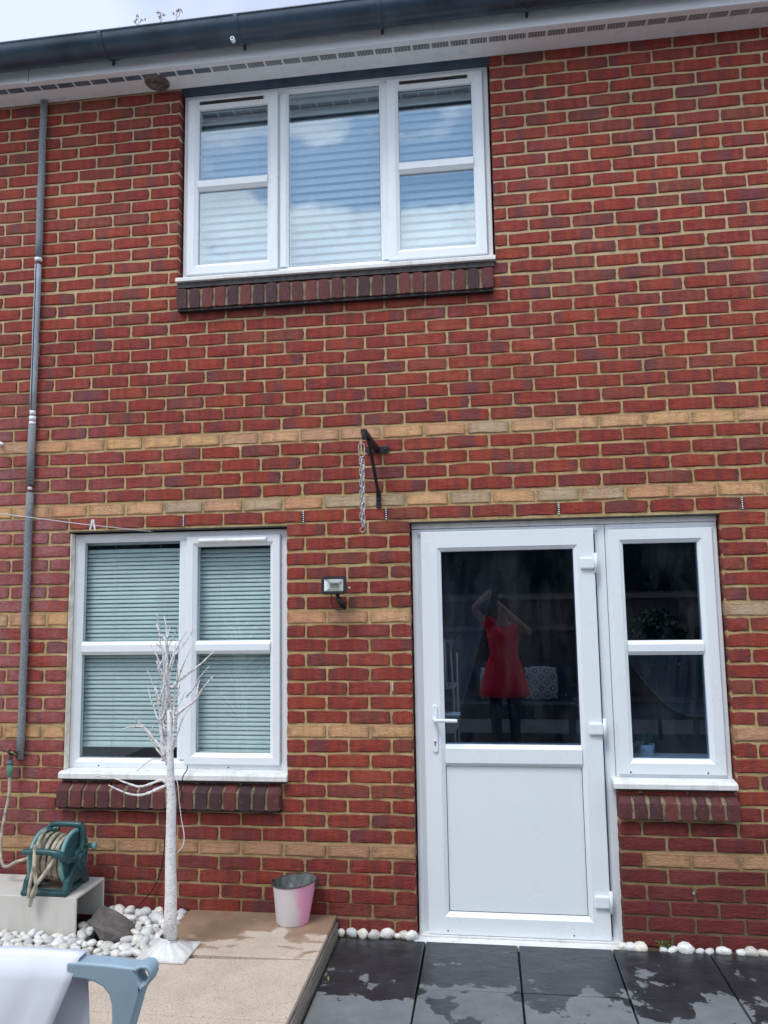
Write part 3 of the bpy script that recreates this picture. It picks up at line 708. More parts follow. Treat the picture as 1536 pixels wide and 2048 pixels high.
inner = [(gc[0]-(RG-.004)*math.cos(R(a)), gc[1]-(RG-.004)*math.sin(R(a))) for a in [180*i/n for i in range(n, -1, -1)]]
q.prism(outer+inner, gx0, gx1, 'x'); gut = q.build('gutter', M_GUT, house)
for p in gut.data.polygons: p.use_smooth = abs(p.normal.x) < .5
gut.data.set_sharp_from_angle(angle=R(35))
q = MB(); q.tube([(gx0, gc[0]-RG, gc[1]+.002), (gx1, gc[0]-RG, gc[1]+.002)], .006, 8); q.build('gutter_lip', M_GUT, gut)
gut.rotation_euler.y = -.006; gut.location.z = .004
for j in range(-3, 5):
    x = -.245+j*.775
    o1 = [(gc[0]-(RG+.006)*math.cos(R(a)), gc[1]-(RG+.006)*math.sin(R(a))) for a in [-4+184*i/n for i in range(n+1)]]
    i1 = [(gc[0]-(RG+.0005)*math.cos(R(a)), gc[1]-(RG+.0005)*math.sin(R(a))) for a in [-4+184*i/n for i in range(n, -1, -1)]]
    q = MB(); q.prism(o1+i1, x-.011, x+.011, 'x'); q.box(x-.006, x+.006, -.222, -.2125, gc[1]-.080, gc[1]+.03); q.build('gutter_bracket', M_GUT, gut, .001)
q = MB(); q.add([(MX0, -.26, 4.93), (MX1, -.26, 4.93), (MX1, 4.2, 7.2), (MX0, 4.2, 7.2), (MX0, -.26, 4.90), (MX1, -.26, 4.90), (MX1, 4.2, 7.17), (MX0, 4.2, 7.17)],
      [(0, 1, 2, 3), (4, 7, 6, 5), (0, 4, 5, 1), (1, 5, 6, 2), (2, 6, 7, 3), (3, 7, 4, 0)]); q.build('roof', M_ROOF, house)
q = MB(); q.box(MX0, MX0+.02, .11, 4.2, -.03, 5.0); q.box(MX1-.02, MX1, .11, 4.2, -.03, 5.0); q.box(MX0+.02, MX1-.02, 4.18, 4.2, -.03, 5.0); q.build('rear_wall', M_ROOM, house)

# ------------------------------------------------------------------ venetian blinds
def blind(x0, x1, ztop, zbot, y, pitch, wdt, ang, mat, label, group, cords):
    root = tag(empty('venetian_blind', ((x0+x1)/2, y, zbot)), label, 'blind', group)
    sm = MB(); hw = (x1-x0)/2; prof = []
    for i in range(5):
        u = (i/4-.5); prof.append((u*wdt, .10*wdt*(1-4*u*u)))
    ca, sa = math.cos(ang), math.sin(ang)
    P2 = [(a*ca-b*sa, a*sa+b*ca) for a, b in prof]; th = .0006
    pl = P2+[(a-th*sa*-1, b-th) for a, b in reversed(P2)]
    sm.prism([(a, b) for a, b in pl], -hw, hw, 'x'); me = sm.mesh('slat', mat)
    n = int((ztop-.03-zbot-.012)/pitch)
    for j in range(n):
        o = bpy.data.objects.new('slat', me); COL.objects.link(o); o.parent = root
        o.location = (0, rnd.uniform(-.0006, .0006), .018+j*pitch+rnd.uniform(-.0005, .0005)); o.rotation_euler = (rnd.uniform(-.03, .03), rnd.uniform(-.0012, .0012), 0)
    q = MB(); q.box(-hw, hw, -.013, .013, ztop-.03-zbot, ztop-zbot); q.build('headrail', mat, root)
    q = MB(); q.box(-hw, hw, -.010, .010, -.004, .008); q.build('bottom_rail', mat, root)
    for c in cords:
        q = MB(); q.tube([(c-(x0+x1)/2, -wdt*.5, 0), (c-(x0+x1)/2, -wdt*.5, ztop-zbot)], .0009, 5); q.build('ladder_cord', mat, root)
    return root
M_SLAT = simple('pale_green_grey_slat', (.70, .80, .81), .45, .06, 4)
M_SLATW = simple('white_slat', (.74, .78, .80), .4, .05, 4)
blind(-1.305, -.725, 2.06, .905, .125, .0238, .0224, R(66), M_SLAT, 'pale venetian blind, wide one stopping short of sill, behind the lower left window', 'blinds of the lower left window', (-1.13, -.86))
blind(-.640, -.180, 2.04, .868, .125, .0238, .0224, R(66), M_SLAT, 'narrow pale venetian blind nearest the floodlight, in the lower left window', 'blinds of the lower left window', (-.52,))
blind(-.665, -.170, 4.66, 3.61, .135, .0475, .0445, R(67), M_SLATW, 'white venetian blind in left light of the upstairs window', 'blinds of the upstairs window', (-.55, -.3))
blind(-.105, .455, 4.66, 3.56, .135, .0475, .0445, R(67), M_SLATW, 'widest white venetian blind, in the undivided middle light of the upstairs window', 'blinds of the upstairs window', (.03, .32))
blind(.515, 1.010, 4.66, 3.61, .135, .0475, .0445, R(67), M_SLATW, 'white venetian blind in right light of the upstairs window', 'blinds of the upstairs window', (.65, .92))

# ------------------------------------------------------------------ paving
def slab(name, corners, z, th, mat, parent, bev=.003):
    q = MB(); vs = [(c[0], c[1], z-th) for c in corners]+[(c[0], c[1], z) for c in corners]
    q.add(vs, [(3, 2, 1, 0), (4, 5, 6, 7), (0, 1, 5, 4), (1, 2, 6, 5), (2, 3, 7, 6), (3, 0, 4, 7)]); o = q.build(name, mat, parent, bev); o['tone'] = rnd.random(); return o
q = MB(); q.box(.19, 5.0, -6.0, -.03, -.0295, -.022); pat = tag(q.build('patio', M_SOIL), kind='structure')
xj = [.184, .622, 1.073, 1.518, 1.965, 2.42, 2.87, 3.32]; yj = [-.046, -.507, -.965, -1.42, -1.88, -2.34, -2.8, -3.26, -3.72, -4.18, -4.64]
for a in range(len(xj)-1):
    for b in range(len(yj)-1):
        g_ = .0045; j = lambda: rnd.uniform(-.0018, .0018)
        xa = xj[a]+g_ if a else .190; xb = xj[a+1]-g_; ya = yj[b+1]+g_*.55; yb = yj[b]-g_*.55
        slab('paving_slab', [(xa+j(), ya+j()), (xb+j(), ya+j()), (xb+j(), yb+j()), (xa+j(), yb+j())], .0095+rnd.uniform(-.0012, .0012), .03, M_SLATE, pat)
# raised deck on the left
q = MB(); q.box(-3.0, .138, -4.6, -.004, -.028, .030); deck = tag(q.build('raised_terrace', M_SOIL), kind='structure')
slab('terrace_tile', [(-.612, -.498), (.166, -.492), (.166, -.004), (-.612, -.004)], .100, .022, M_TILE, deck)
for (xa, xb) in ((-.757, .166), (-1.68, -.763), (-2.6, -1.686)):
    y_b = -.503 if xa > -.8 else -.66
    for (ya, yb) in ((-1.0, y_b), (-1.6, -1.004), (-2.2, -1.604), (-2.8, -2.204), (-3.4, -2.804)):
        cz = [(xa, ya), (xb, ya), (xb, yb), (xa, yb)]
        if xa > -.8 and yb == y_b: cz = [(xa, ya), (xb, ya), (xb, -.4955), (xa, -.552)]; 
        slab('terrace_tile', cz, .0985, .022, M_TILE, deck)
for (za, zb) in ((-.012, .074),):
    q = MB(); q.box(.140, .176, -4.6, -.02, za, zb); q.build('timber_edge', M_WOOD, deck, .004)
q = MB(); q.box(-.757, .136, -4.5, -.49, .031, .0755); q.build('terrace_base', M_SOIL, deck)
q = MB(); q.box(-.60, .136, -.488, -.01, .031, .0755); q.build('terrace_base', M_SOIL, deck)

# ------------------------------------------------------------------ pebbles
def pebble_mesh(seed):
    bm = bmesh.new(); bmesh.ops.create_icosphere(bm, subdivisions=2, radius=1); r = random.Random(seed)
    off = Vector((r.uniform(0, 50), r.uniform(0, 50), r.uniform(0, 50))); sq = r.uniform(.0, .35)
    for v in bm.verts:
        d = v.co.normalized(); n = mnoise.noise(d*.9+off)*.42+mnoise.noise(d*2.1+off)*.14
        c = Vector((d.x, d.y, d.z)); m_ = max(abs(c.x), abs(c.y), abs(c.z)); c = c*(1-sq)+c/m_*sq*.85
        v.co = c*(1+n)
    for f in bm.faces: f.smooth = True
    me = bpy.data.meshes.new('pebble'); bm.to_mesh(me); bm.free(); me.materials.append(M_PEB); return me
PM = [pebble_mesh(s) for s in range(14)]
def pebble(x, y, z, a, b, c, label, group, rz=None, tilt=.35):
    o = bpy.data.objects.new('pebble', rnd.choice(PM)); COL.objects.link(o); o.location = (x, y, z); o.scale = (a, b, c)
    o.rotation_euler = (rnd.uniform(-tilt, tilt), rnd.uniform(-tilt, tilt), rnd.uniform(0, 6.28) if rz is None else rz); o['tone'] = rnd.random()
    return tag(o, label, 'pebble', group)
# bed of white pebbles on the left (fully covered by touching stones)
def in_bed(x, y):
    if x > -.615 or x < -2.2 or y > -.02 or y < -.66: return False
    if x > -.765 and y < -.535: return False
    if x < -1.07 and -.34 < y < -.04: return False
    if -1.00 < x < -.80 and -.40+(x+1.0)*-.1 < y < -.17: return False
    return True
BEDL = 'smooth white pebble lying loose in the pebble bed by the hose reel'
pts = []; tries = 0
while tries < 22000 and len(pts) < 420:
    tries += 1; x = rnd.uniform(-1.95, -.60); y = rnd.uniform(-.66, -.02)
    if x < -1.66-(y+.3)*-.6 and False: continue
    px, py, _ = proj((x, y, .1))
    if px < -30: continue
    r = rnd.choice((.018, .021, .024, .027, .030, .034))
    if not in_bed(x, y) or not in_bed(x+r*.55, y-r*.45) or not in_bed(x+r*.5, y+r*.3): continue
    if all((x-a)**2+(y-b)**2 > ((r+c)*.76)**2 for a, b, c in pts): pts.append((x, y, r))
pts.sort(key=lambda p: -proj((p[0], p[1], .1))[1])
for (x, y, r) in pts[:290]:
    zone = 'against the brick wall behind the rock' if y > -.15 else 'beside the foot of the white twig tree' if x > -.76 else 'around the front of the grey brown rock' if x > -1.06 else 'in front of the grey box, near the hanging cloth'
    size = 'large' if r > .031 else 'medium' if r > .024 else 'small'
    BEDL = f'{size} smooth white pebble {zone}'
    pebble(x, y, .083+r*.35+rnd.uniform(-.006, .010), r*rnd.uniform(1.0, 1.3), r*rnd.uniform(.8, 1.0), r*rnd.uniform(.62, .85), BEDL, 'white pebbles of the left bed', None, .45)
q = MB()
tmpl = [v.co.copy() for v in PM[0].vertices]; tf = [tuple(p.vertices) for p in PM[0].polygons]
for _ in range(900):
    x = rnd.uniform(-2.1, -.60); y = rnd.uniform(-.66, -.02); r = rnd.uniform(.014, .026)
    if not in_bed(x, y) or not in_bed(x+r, y-r*.6): continue
    m_ = Matrix.Rotation(rnd.uniform(0, 6), 3, 'Z') @ Matrix.Rotation(rnd.uniform(-.5, .5), 3, 'X')
    z = rnd.uniform(.050, .080); ab = (r*1.25, r*.9, r*.7)
    q.add([Vector((x, y, z))+m_ @ Vector((v.x*ab[0], v.y*ab[1], v.z*ab[2])) for v in tmpl], tf, 0, True)
tag(q.build('pebble_fill', M_PEB), 'mass of white pebbles filling the lower part of the bed', 'pebbles', kind='stuff')
# the strips between wall and slabs
ORD = 'first second third fourth fifth sixth seventh eighth ninth tenth eleventh twelfth thirteenth fourteenth fifteenth'.split()
for n_o, (px, py, wpx) in enumerate([(684, 1865, 17), (704, 1868, 20), (727, 1871, 22), (748, 1873, 22), (764, 1873, 10), (778, 1866, 25), (795, 1874, 12), (808, 1870, 18), (823, 1875, 22)]):
    c = gr(px, py+4, .006); r = wpx/2/355
    pebble(c.x, min(-.018, max(-.04, c.y)), .014+r*.3, r*1.05, r*.72, r*.85, f'{ORD[n_o]} white pebble from the timber edge, in the slit left of the door', 'white pebbles left of the door', rnd.uniform(-.4, .4), .3)
for n_o, (px, py, wpx) in enumerate([(1245, 1893, 22), (1262, 1897, 26), (1281, 1900, 30), (1312, 1903, 16), (1330, 1905, 16), (1347, 1902, 20), (1358, 1906, 14), (1373, 1902, 36), (1406, 1911, 18), (1424, 1911, 18), (1450, 1908, 26), (1469, 1908, 24), (1488, 1911, 20), (1508, 1914, 28), (1532, 1911, 22)]):
    if n_o in (3, 6, 11): continue
    c = gr(px, py+3, .006); r = wpx/2/415
    big = wpx == 36
    pebble(c.x, min(-.020, max(-.04, c.y)), .004+r*.35, r*1.05, r*.72, r*(.8 if big else .78), 'largest white pebble in the row under the side window' if big else f'{ORD[n_o]} white pebble counted from the door, in the slit right of it', 'white pebbles right of the door', rnd.uniform(-.3, .3), .25)

# small weed by the right-hand pebbles
M_LEAF = simple('green_leaf', (.05, .19, .03), .6, .5, 60)
c = gr(1330, 1900, .01); q = MB()
for j in range(90):
    a = rnd.uniform(0, 6.28); r = abs(rnd.gauss(0, .022)); b = Vector((c.x+r*math.cos(a)*1.4, -.030+r*math.sin(a)*.5, .016+rnd.uniform(0, .032)))
    d = Vector((rnd.uniform(-1, 1), rnd.uniform(-1, .3), rnd.uniform(.1, 1))).normalized(); s = rnd.uniform(.006, .011); u = d.orthogonal().normalized()*s*.4
    q.add([b, b+d*s*.5+u, b+d*s, b+d*s*.5-u], [(0, 1, 2, 3)])
tag(q.build('weed', M_LEAF), 'small green weed growing among the pebbles below the side window', 'weed')

# ------------------------------------------------------------------ rock
pts_ = [((185, 1850), -.30, .0), ((205, 1892), -.385, 0), ((262, 1882), -.35, 0), ((250, 1862), -.30, 0), ((236, 1822), -.18, 0), ((205, 1811), -.16, 0), ((193, 1818), -.20, 0), ((208, 1862), -.39, 0), ((246, 1876), -.38, 0), ((183, 1835), -.24, 0)]
bm = bmesh.new()
for (p, y, _) in pts_: bm.verts.new(at(p[0], p[1], y))
for p in ((-.98, -.15, .08), (-.80, -.20, .08), (-.86, -.38, .09)): bm.verts.new(p)
bmesh.ops.convex_hull(bm, input=bm.verts)
bmesh.ops.subdivide_edges(bm, edges=bm.edges, cuts=2, use_grid_fill=True)
for v in bm.verts: v.co += Vector((mnoise.noise(v.co*22), mnoise.noise(v.co*22+Vector((5, 0, 0))), mnoise.noise(v.co*22+Vector((0, 7, 0)))))*.006
me = bpy.data.meshes.new('rock'); bm.to_mesh(me); bm.free()
def rock_mat():
    m, t, b = new_mat('grey_brown_rock'); p = geo_pos(t)
    c = ramp(t, noise(t, p, 16, 6, .7), [(.3, (.085, .075, .075)), (.7, (.20, .175, .165))])
    c = mixc(t, ramp(t, noise(t, p, 90, 3), [(.68, 0.0), (.75, .5)]), c, (.45, .42, .40))
    t.links.new(c, b.inputs['Base Color']); b.inputs['Roughness'].default_value = .9; bump(t, b, noise(t, p, 45, 7, .7), 1.0, .006); return m
me.materials.append(rock_mat()); o = bpy.data.objects.new('rock', me); COL.objects.link(o)
tag(o, 'angular grey brown rock lying on white pebbles beside the planter box', 'rock')

# ------------------------------------------------------------------ planter box and hose reel
M_BOX = pvc_mat('stone_grey_box', (.60, .58, .54), .6, .5)
q = MB(); bx0, bx1, by0, by1, bz0, bz1, th = -2.3, -1.070, -.330, -.045, .075, .262, .012
q.prism([(by0, bz0), (by0+th, bz0), (by0+th, bz1-th), (by1-th, bz1-th), (by1-th, bz0), (by1, bz0), (by1, bz1), (by0, bz1)], bx0, bx1, 'x')
tag(q.build('planter_box', M_BOX, bevel=.003), 'pale grey box under the hose reel, open at its right end, standing in pebbles', 'box')
M_TEAL = simple('dark_teal_plastic', (.022, .085, .095), .38, .25, 12, .15); M_TEALL = simple('light_teal_plastic', (.16, .36, .36), .4, .15, 12)
M_HOSE = simple('dirty_beige_hose', (.42, .38, .29), .45, .4, 25)
reel = tag(empty('hose_reel', (-1.22, -.20, .262), R(0)), 'teal plastic garden hose reel wound with beige hose on the grey box', 'hose reel')
def rp(q, name, mat, bev=0):
    o = q.build(name, mat, reel, bev); return o
AX = .152   # axle height above the base
q = MB(); q.tube([(-.135, .02, .014), (-.135, -.12, .014), (.08, -.12, .014), (.08, .02, .014)], .017, 10); rp(q, 'base', M_TEAL)
for (x, nm) in ((-.130, 0), (.082, 1)):
    q = MB(); q.prism([(-.135, .0), (-.095, .0), (-.060, .045), (.02, .045), (.055, .0), (.10, .0), (.085, .05), (.05, .10), (.03, AX+.03), (0, AX+.045), (-.03, AX+.03), (-.055, .12), (-.11, .07)], x-.015, x+.015, 'x')
    rp(q, 'side_frame', M_TEAL, .007)
for x, s in ((-.118, -1), (.050, 1)):
    q = MB(); q.lathe((x, -.0, AX), [(.03, 0), (.125, 0), (.133, .002), (.135, .006*1), (.135, .016), (.128, .018), (.03, .016)], 40, 'x'); rp(q, 'flange', M_TEALL)
    if s > 0:
        q = MB(); q.lathe((x+.0165, 0, AX), [(0, .006), (.04, .008), (.05, .002), (.118, .003), (.122, 0)], 40, 'x'); rp(q, 'disc', M_TEAL)
q = MB(); q.lathe((-.112, 0, AX), [(.045, 0), (.045, .165)], 24, 'x'); rp(q, 'drum', M_TEAL)
hp = []
turns = 9
for i in range(turns*22+1):
    an = 2*math.pi*i/22; hp.append((-.098+.145*i/(turns*22)+.007*math.sin(an*.5+1)+.010*math.sin(an), (.103+.006*math.sin(i*.31))*math.cos(an), AX+(.103+.006*math.sin(i*.31))*math.sin(an)))
q = MB(); q.tube(hp, .0082, 8); rp(q, 'wound_hose', M_HOSE)
hp = [(-.09+.13*i/(5*22), .088*math.cos(-2*math.pi*i/22), AX+.088*math.sin(-2*math.pi*i/22)) for i in range(5*22+1)]
q = MB(); q.tube(hp, .0088, 8); rp(q, 'wound_hose', M_HOSE)
q = MB(); q.tube(smooth_curve([(-.12, -.155, .215), (-.05, -.16, .222), (.035, -.16, .218), (.075, -.145, .198), (.085, -.10, .165), (.095, -.03, AX)], 5), [.015]*11+[.019]*10+[.014]*5, 10); rp(q, 'carry_handle', M_TEAL)
q = MB(); q.tube(smooth_curve([(-.09, .02, .265), (-.08, .03, .298), (.05, .03, .300), (.082, .035, .285), (.088, .03, .23), (.09, .01, AX+.02)], 5), .015, 10); rp(q, 'top_bar', M_TEAL)
q = MB(); q.lathe((.094, 0, AX-.02), [(0, .004), (.018, .006), (.024, .016), (.034, .016), (.040, .006), (.042, 0)], 24, 'x'); rp(q, 'hub', M_TEAL)
kp = at(188, 1691, -.12)-Vector((-1.22, -.20, .262))
q = MB(); q.lathe((kp.x-.03, kp.y, kp.z), [(.011, -.04), (.011, .02), (.018, .026), (.020, .036), (.014, .042), (0, .043)], 18, 'x'); rp(q, 'crank_knob', M_TEALL)
q = MB(); q.tube([(.10, 0, AX), (.102, .04, AX+.03), (kp.x-.06, kp.y, kp.z)], .010, 8); rp(q, 'crank_arm', M_TEAL)
hpnt = [at(100, 1655, -.13), at(85, 1668, -.24), at(72, 1700, -.35), at(66, 1740, -.37), at(60, 1770, -.375), at(57, 1795, -.375)]
q = MB(); q.tube([p-Vector((-1.22, -.20, .262)) for p in smooth_curve([at(112, 1658, -.12)]+hpnt, 6)], .0095, 8); rp(q, 'hose_end', M_HOSE)
q = MB(); q.tube([p-Vector((-1.22, -.20, .262)) for p in smooth_curve([at(70, 1690, -.36), at(69, 1730, -.38), at(72, 1770, -.375), at(67, 1795, -.37)], 6)], .0095, 8); rp(q, 'hose_end', M_HOSE)
q = MB(); q.tube([p-Vector((-1.22, -.20, .262)) for p in smooth_curve([at(118, 1700, -.33), at(98, 1735, -.36), at(76, 1765, -.375), at(66, 1785, -.38), at(60, 1812, -.375)], 6)], .0098, 8); rp(q, 'hose_end', M_HOSE)
cpt = at(108, 1658, -.13)-Vector((-1.22, -.20, .262))
q = MB(); q.lathe((cpt.x-.005, cpt.y, cpt.z), [(.006, 0), (.015, 0), (.015, .022), (.010, .026), (.010, .034)], 16, 'x'); rp(q, 'hose_connector', M_TEALL)

# ------------------------------------------------------------------ wall pipe with lagging, tap, supply hose
M_FOAM = simple('grey_pipe_foam', (.235, .255, .275), .85, .35, 160, .5, 200); M_FOAML = simple('smooth_pale_foam', (.36, .40, .46), .55, .15, 10)
PX = -1.588; pr = .0205; PY = -.024
pipe = tag(empty('wall_pipe', (PX, PY, .86)), 'thin grey lagged water pipe running up the wall at the left', 'pipe')
def zt(py): return at(60, py, PY).z
def sleeve(y0, y1, mat, r=pr, dx=0):
    q = MB(); z0, z1 = zt(y1)-.86, zt(y0)-.86; n = max(2, int((z1-z0)/.12)); 
    q.tube([(dx+.0016*math.sin(i*1.9+y0), .0, z0+(z1-z0)*i/n) for i in range(n+1)], r, 14); return q.build('foam_sleeve', mat, pipe)
q = MB(); q.tube([(0, 0, 0), (0, 0, zt(195)-.86)], .009, 10); q.build('copper_pipe', simple('dull_copper', (.14, .08, .06), .5, .3), pipe)
sleeve(207, 518, M_FOAM); sleeve(531, 820, M_FOAML, .019); sleeve(851, 970, M_FOAM, .021); sleeve(985, 1518, M_FOAM, .0205)
q = MB(); q.box(-.003, .002, -.0205, -.012, zt(820)-.86, zt(531)-.86); q.build('foam_split', M_BLACK, pipe)
for (a, b, r) in ((518, 524, .0215), (822, 830, .017), (833, 842, .019), (844, 850, .019), (974, 980, .012)):
    q = MB(); q.lathe((0, 0, zt(b)-.86), [(0, 0), (r, 0), (r, zt(a)-zt(b)), (0, zt(a)-zt(b))], 16); q.build('pipe_clip', M_PVC, pipe)
tp = at(24, 1508, -.05); M_BRASS = simple('tarnished_brass', (.16, .12, .08), .45, .5, 60, .4, 90, .7)
tap = tag(empty('garden_tap', tp), 'tarnished brass outdoor tap with a green hose connector below the grey pipe', 'tap')
d = Vector((PX, PY, zt(1520)))-tp
q = MB(); q.tube([d, Vector((d.x*.5, -.005, .01)), (0, 0, 0), (0, -.015, -.025)], .010, 10); q.tube([(0, .05, .0), (0, 0, .0)], .010, 8); q.build('tap_body', M_BRASS, tap)
q = MB(); q.tube([(0, -.01, .0), (-.012, -.03, .022)], .007, 8); q.tube([(-.03, -.03, .018), (.012, -.034, .030)], .005, 8); q.build('tap_handle', M_BRASS, tap)
M_GRN = simple('green_plastic', (.10, .30, .20), .4, .2); M_BLU = simple('blue_grey_plastic', (.10, .17, .20), .4, .2)
q = MB(); q.lathe((0, -.015, -.052), [(0, 0), (.015, 0), (.016, .012), (.012, .016), (.012, .028)], 16); q.build('connector_nut', M_BLU, tap)
q = MB(); q.lathe((0, -.015, -.118), [(.009, 0), (.014, .004), (.015, .03), (.0165, .034), (.0165, .06), (.010, .066)], 16); q.build('hose_connector', M_GRN, tap)
hose = [tp+Vector((0, -.015, -.11)), at(18, 1590, -.07), at(8, 1640, -.09), at(1, 1690, -.12), at(4, 1725, -.16), at(14, 1733, -.19), at(32, 1724, -.19), at(52, 1718, -.19), at(66, 1712, -.18)]
q = MB(); q.tube(smooth_curve(hose, 6), .0085, 8); tag(q.build('supply_hose', M_HOSE), 'beige hose drooping from the garden tap to the hose reel', 'hose')

# ------------------------------------------------------------------ artificial white twig tree
def bark_mat():
    m, t, b = new_mat('white_birch_bark'); p = geo_pos(t)
    c = ramp(t, noise(t, vscale(t, p, (20, 20, 60)), 1.0, 5, .6), [(.3, (.60, .60, .60)), (.6, (.78, .78, .79))])
    mk = noise(t, vscale(t, p, (85, 85, 210)), 1.0, 1.0)
    c = mixc(t, ramp(t, mk, [(.67, 0.0), (.70, 1.0)]), c, (.10, .09, .09))
    t.links.new(c, b.inputs['Base Color']); b.inputs['Roughness'].default_value = .6; bump(t, b, noise(t, vscale(t, p, (60, 60, 160)), 1, 4), .5, .004); return m
def twig_mat():
    m, t, b = new_mat('flaking_white_twig'); p = geo_pos(t)
    c = ramp(t, noise(t, p, 95, 4, .7), [(.33, (.28, .23, .21)), (.45, (.62, .58, .56)), (.54, (.82, .83, .86))])
    t.links.new(c, b.inputs['Base Color']); b.inputs['Roughness'].default_value = .8; bump(t, b, noise(t, p, 120, 4), .9, .004); return m
M_BARK, M_TWIG = bark_mat(), twig_mat()
M_BASEW = simple('white_plastic_stand', (.70, .70, .69), .45, .08, 20)
tree = tag(empty('twig_tree', (-.525, -.495, .10)), 'bare white artificial birch twig tree on a square white stand', 'artificial tree')
T0 = Vector((-.525, -.495, .10)); YT = -.495
q = MB(); tr = [at(341, 1883, YT), at(341, 1830, YT), at(342, 1780, YT), at(341, 1720, YT), at(342, 1660, YT), at(343, 1600, YT), at(341, 1560, YT), at(341, 1520, YT), at(340, 1470, YT), at(337, 1420, YT)]
q.tube([p-T0 for p in tr], [.0315, .0285, .027, .0245, .023, .0218, .0182, .0155, .013, .009], 16); q.build('trunk', M_BARK, tree)
TW = '''770,1600 790,1200 770,800 765,420 745,330 700,290 665,190|740,1560 715,1300 700,1150 740,900 735,500 705,400 690,250 665,70|770,420 765,250 742,110|770,330 785,270 798,225
790,640 825,520 850,420 868,345|825,520 900,440 980,330 1055,215|790,1000 800,700 835,560 850,500|840,1100 845,900 875,650 872,555|810,830 850,790 950,710 1070,620 1160,540 1235,465
870,770 930,600 1010,430|860,1090 960,1020 1060,940 1130,830 1228,715|1060,930 1080,800 1100,750|960,920 1050,810 1090,730 1190,615|740,1160 800,1060 840,1130 830,1350 800,1500 775,1650
860,1090 860,1050 910,960 950,870|775,1600 850,1380 920,1150 1000,1020|745,1540 640,1400 545,1240 465,1160|740,1500 700,1420 640,1340 560,1240 500,1212 400,1220 330,1240|545,1215 470,1170 460,1125
760,1560 620,1540 465,1665|775,1800 745,1760 700,1750 600,1790 500,1815 430,1800 330,1765 250,1735 55,1705|775,1795 650,1850 580,1880 490,1900 380,1885 290,1850 185,1800
735,1450 700,1100 650,850 575,655|705,1000 680,900 650,815|695,960 725,830|760,1500 735,1200 760,900 750,600 760,420|790,1550 815,1150 790,800 775,500|750,1300 720,1050 745,760 755,500'''
for li, ln in enumerate(TW.replace('\n', '|').split('|')):
    P_ = [tuple(map(float, a.split(','))) for a in ln.split()]; n = len(P_); yo = rnd.uniform(-.09, .09)
    w3 = []
    for j, (a, b) in enumerate(P_):
        w3.append(at(180+a/4.996, 1210+b/4.996, YT+yo*(j/(n-1))**1.2)-T0)
    w3 = smooth_curve(w3, 3); m_ = len(w3); r0 = .0082 if len(P_) >= 5 else .0050
    rad = [max(.0020, (r0*(1-j/m_*.72))*(1+.22*math.sin(j*2.1+li))) for j in range(m_)]
    q = MB(); q.tube(w3, rad, 7); q.build('branch', M_TWIG, tree)
for _ in range(26):       # fine side twigs
    hx_ = rnd.uniform(650, 860); hy_ = rnd.uniform(380, 1450); b = at(180+hx_/4.996, 1210+hy_/4.996, YT+rnd.uniform(-.05, .05))-T0
    sgn = rnd.choice((-1, 1)); l_ = rnd.uniform(.04, .12)
    q = MB(); q.tube(smooth_curve([b, b+Vector((sgn*l_*.25, rnd.uniform(-.02, .02), l_*.5)), b+Vector((sgn*l_*rnd.uniform(.3, .7), rnd.uniform(-.04, .04), l_*1.1))], 3), [.0036, .0034, .003, .003, .0027, .0024, .0018], 6); q.build('branch', M_TWIG, tree)
q = MB(); n = 48; levels = [(.0, 1.0), (.12, .93), (.3, .72), (.55, .50), (.8, .38), (1.0, .335)]
vs = []
for (h, s) in levels:
    for j in range(n):
        an = 2*math.pi*j/n; fl = 1+.10*math.sin(an*11+.5)*(1-h)*min(1, h*6+.2)
        r = .100*s*fl; vs.append((.018*-h+.012+r*math.cos(an)*1.0, r*math.sin(an)*.95, .012+h*.062))
fs = []
for i in range(len(levels)-1):
    for j in range(n): fs.append((i*n+j, i*n+(j+1) % n, (i+1)*n+(j+1) % n, (i+1)*n+j))
q.add(vs, fs, 0, True); q.build('stand_collar', M_BASEW, tree)
q = MB(); q.box(-.113, .117, -.104, .104, 0, .012); q.build('stand_plate', M_BASEW, tree, .003)
q = MB(); bt = at(341, 1880, YT)-T0; q.lathe((bt.x, bt.y, bt.z-.003), [(.034, 0), (.0355, .002), (.0355, .006), (.033, .008)], 20); q.build('collar_ring', M_ZINC, tree)
cab = simple('black_cable', (.01, .01, .012), .4, .1)
q = MB(); q.tube(smooth_curve([at(375, 1532, .02), at(374, 1540, -.05), at(366, 1553, -.052), at(363, 1575, -.055), at(361, 1600, -.058), at(352, 1625, -.03), at(333, 1655, -.012), at(328, 1700, -.012), at(322, 1740, -.012), at(308, 1775, -.02), at(285, 1803, -.03), at(270, 1815, -.05)], 5), .0028, 6)
tag(q.build('power_cable', cab), 'thin black cable hanging from the lower left window sill behind the white tree', 'cable')
q = MB(); q.tube(smooth_curve([at(351, 1551, YT), at(356, 1572, YT), at(358, 1600, YT+.02), at(363, 1640, YT+.02), at(368, 1668, YT+.01), at(366, 1690, YT), at(354, 1706, YT)], 5), .0018, 6)
tag(q.build('tree_wire', M_PVC), 'thin white wire looping from the trunk of the white twig tree', 'wire')

